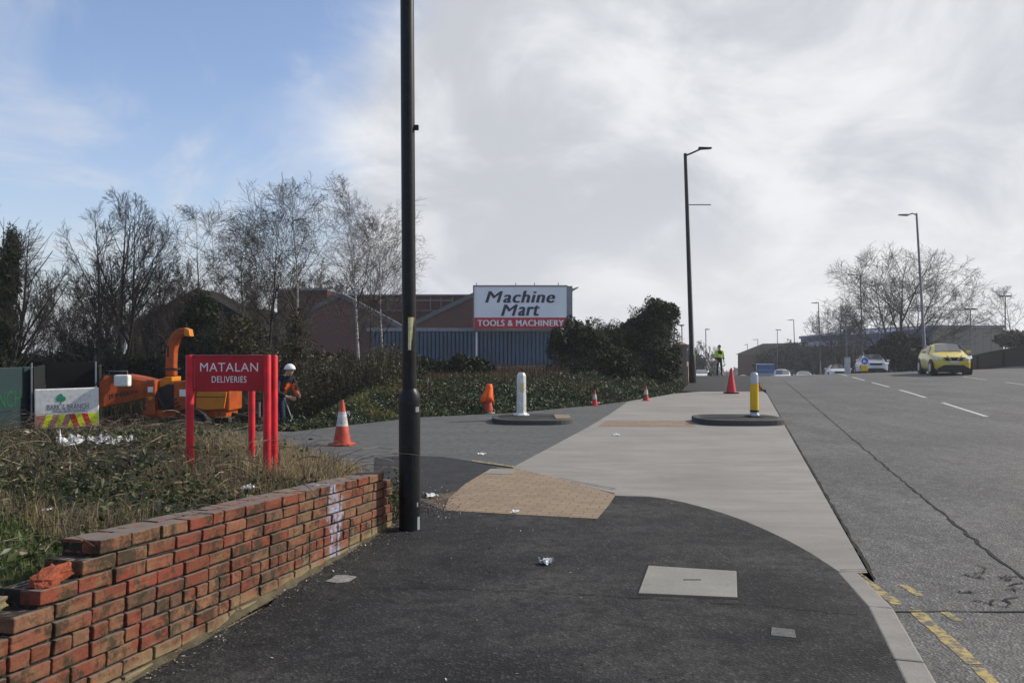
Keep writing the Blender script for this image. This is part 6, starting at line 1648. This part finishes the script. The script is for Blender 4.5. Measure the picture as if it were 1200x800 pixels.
# chute: rectangular section swept along an arc
path_c = [(201, 441), (201, 425), (201.5, 412), (203.5, 401), (207.5, 393), (213, 389.2), (218, 389)]
vs = []; hw_ = [.105, .10, .10, .098, .095, .09, .088]
for k, q in enumerate(path_c):
    (x_, z_) = Cc(*q); (xa, za) = Cc(*path_c[max(0, k - 1)]); (xb, zb_) = Cc(*path_c[min(len(path_c) - 1, k + 1)])
    d = Vector((xb - xa, zb_ - za)).normalized(); nn = Vector((-d.y, d.x)); h_ = hw_[k]
    for sy, sn in ((-1, 1), (1, 1), (1, -1), (-1, -1)): vs.append((x_ + nn.x * sn * h_, sy * .11, z_ + nn.y * sn * h_))
fs = []
for k in range(len(path_c) - 1): fs += [(4 * k + i, 4 * k + (i + 1) % 4, 4 * k + 4 + (i + 1) % 4, 4 * k + 4 + i) for i in range(4)]
fs += [(0, 1, 2, 3)]
mb = MB(); mb.add(vs, fs); mb.build('discharge_chute', M['machine_orange'], r, bevel=.04, seg=3)
mb = MB(); mb.prism([Cc(218.2, 384), Cc(223.5, 386), Cc(225, 394), Cc(220, 394), Cc(218.2, 393)], 'y', -.12, .12); mb.build('chute_flap', M['machine_yellow'], r, bevel=.01)
mb = MB(); xx, zz = Cc(201, 432); mb.box((xx, 0, zz), (.30, .28, .035)); mb.build('chute_flange', M['machine_dark'], r)
mb = MB(); xa, za = Cc(141, 434); xb, _ = Cc(162, 434)
mb.tube([(xa, -.5, za - .15), (xa, -.5, za), (xb, -.5, za), (xb, -.5, za - .12)], .014, 6); mb.build('control_bar', M['grey_metal'], r)
for (pa, pb, mt) in (((184, 452), (190, 458), 'truck_white'), ((184.5, 463), (189.5, 467), 'machine_yellow'), ((219, 455), (228, 463), 'truck_white'), ((198.3, 405), (200.5, 418), 'machine_dark')):
    cbox('decal', pa, pb, -.458 if pa[0] < 195 else (-.404 if pa[0] > 210 else -.115), -.4505 if pa[0] < 195 else (-.4005 if pa[0] > 210 else -.1105), M[mt], 0)
for k in range(9):
    bx_, bz_ = Cc(182.2 + (k % 2) * 8.6, 447 + (k // 2) * 8.5); mb = MB(); mb.tube([(bx_, -.452, bz_), (bx_, -.468, bz_)], .018, 6); mb.build('bolt', M['grey_metal'], r)
for k in range(3):
    (xa, za), (xb, zb_) = Cc(191 + k * 2, 456 + 3 * k), Cc(216 + 2 * k, 468 + 4 * k)
    mb = MB(); mb.tube([(xa, -.3, za), (xa + .1, -.5, za - .12), ((xa + xb) / 2, -.52, min(za, zb_) - .14 + .03 * k), (xb - .08, -.5, zb_), (xb, -.38, zb_ + .05)], .016, 8); mb.build('hose', M['machine_dark'], r)
mb = MB(); xa, za = Cc(131, 462); mb.tube([(xa, -.74, za - .2), (xa - .02, -.74, za + .2), (xa + .2, -.70, za + .46), (Cc(152, 441)[0], -.55, Cc(152, 441)[1] + .02)], .016, 8); mb.build('hopper_rim', M['machine_dark'], r)
# crates / blocks below tailgate
r = empty('rubble_blocks', (at(62, 12.5), 12.5, .12), 'row of old red and buff bricks lying under the truck tailgate', 'bricks')
for k in range(5):
    mb = MB(); mb.box(((k - 2) * .24, 0, .10), (.22, .12, .11)); mb.build('brick', [M['brick_broken'], M['mortar_base']][k > 1], r, bevel=.008)

# ------------------------------------------------------------------ air
mb = MB(); mb.box((150, 580, -10), (3200, 1340, 100)); hz = mb.build('haze', bpy.data.materials.new('haze_air')); hz['kind'] = 'stuff'; hz['label'] = 'thin pale haze in the air over the whole scene'; hz['category'] = 'haze'
m = hz.data.materials[0]; m.use_nodes = True; t = m.node_tree; t.nodes.clear()
pv = t.nodes.new('ShaderNodeVolumePrincipled'); pv.inputs['Color'].default_value = (.92, .94, 1, 1); pv.inputs['Density'].default_value = 0.0007; pv.inputs['Anisotropy'].default_value = 0.3
mo = t.nodes.new('ShaderNodeOutputMaterial'); t.links.new(pv.outputs[0], mo.inputs['Volume'])
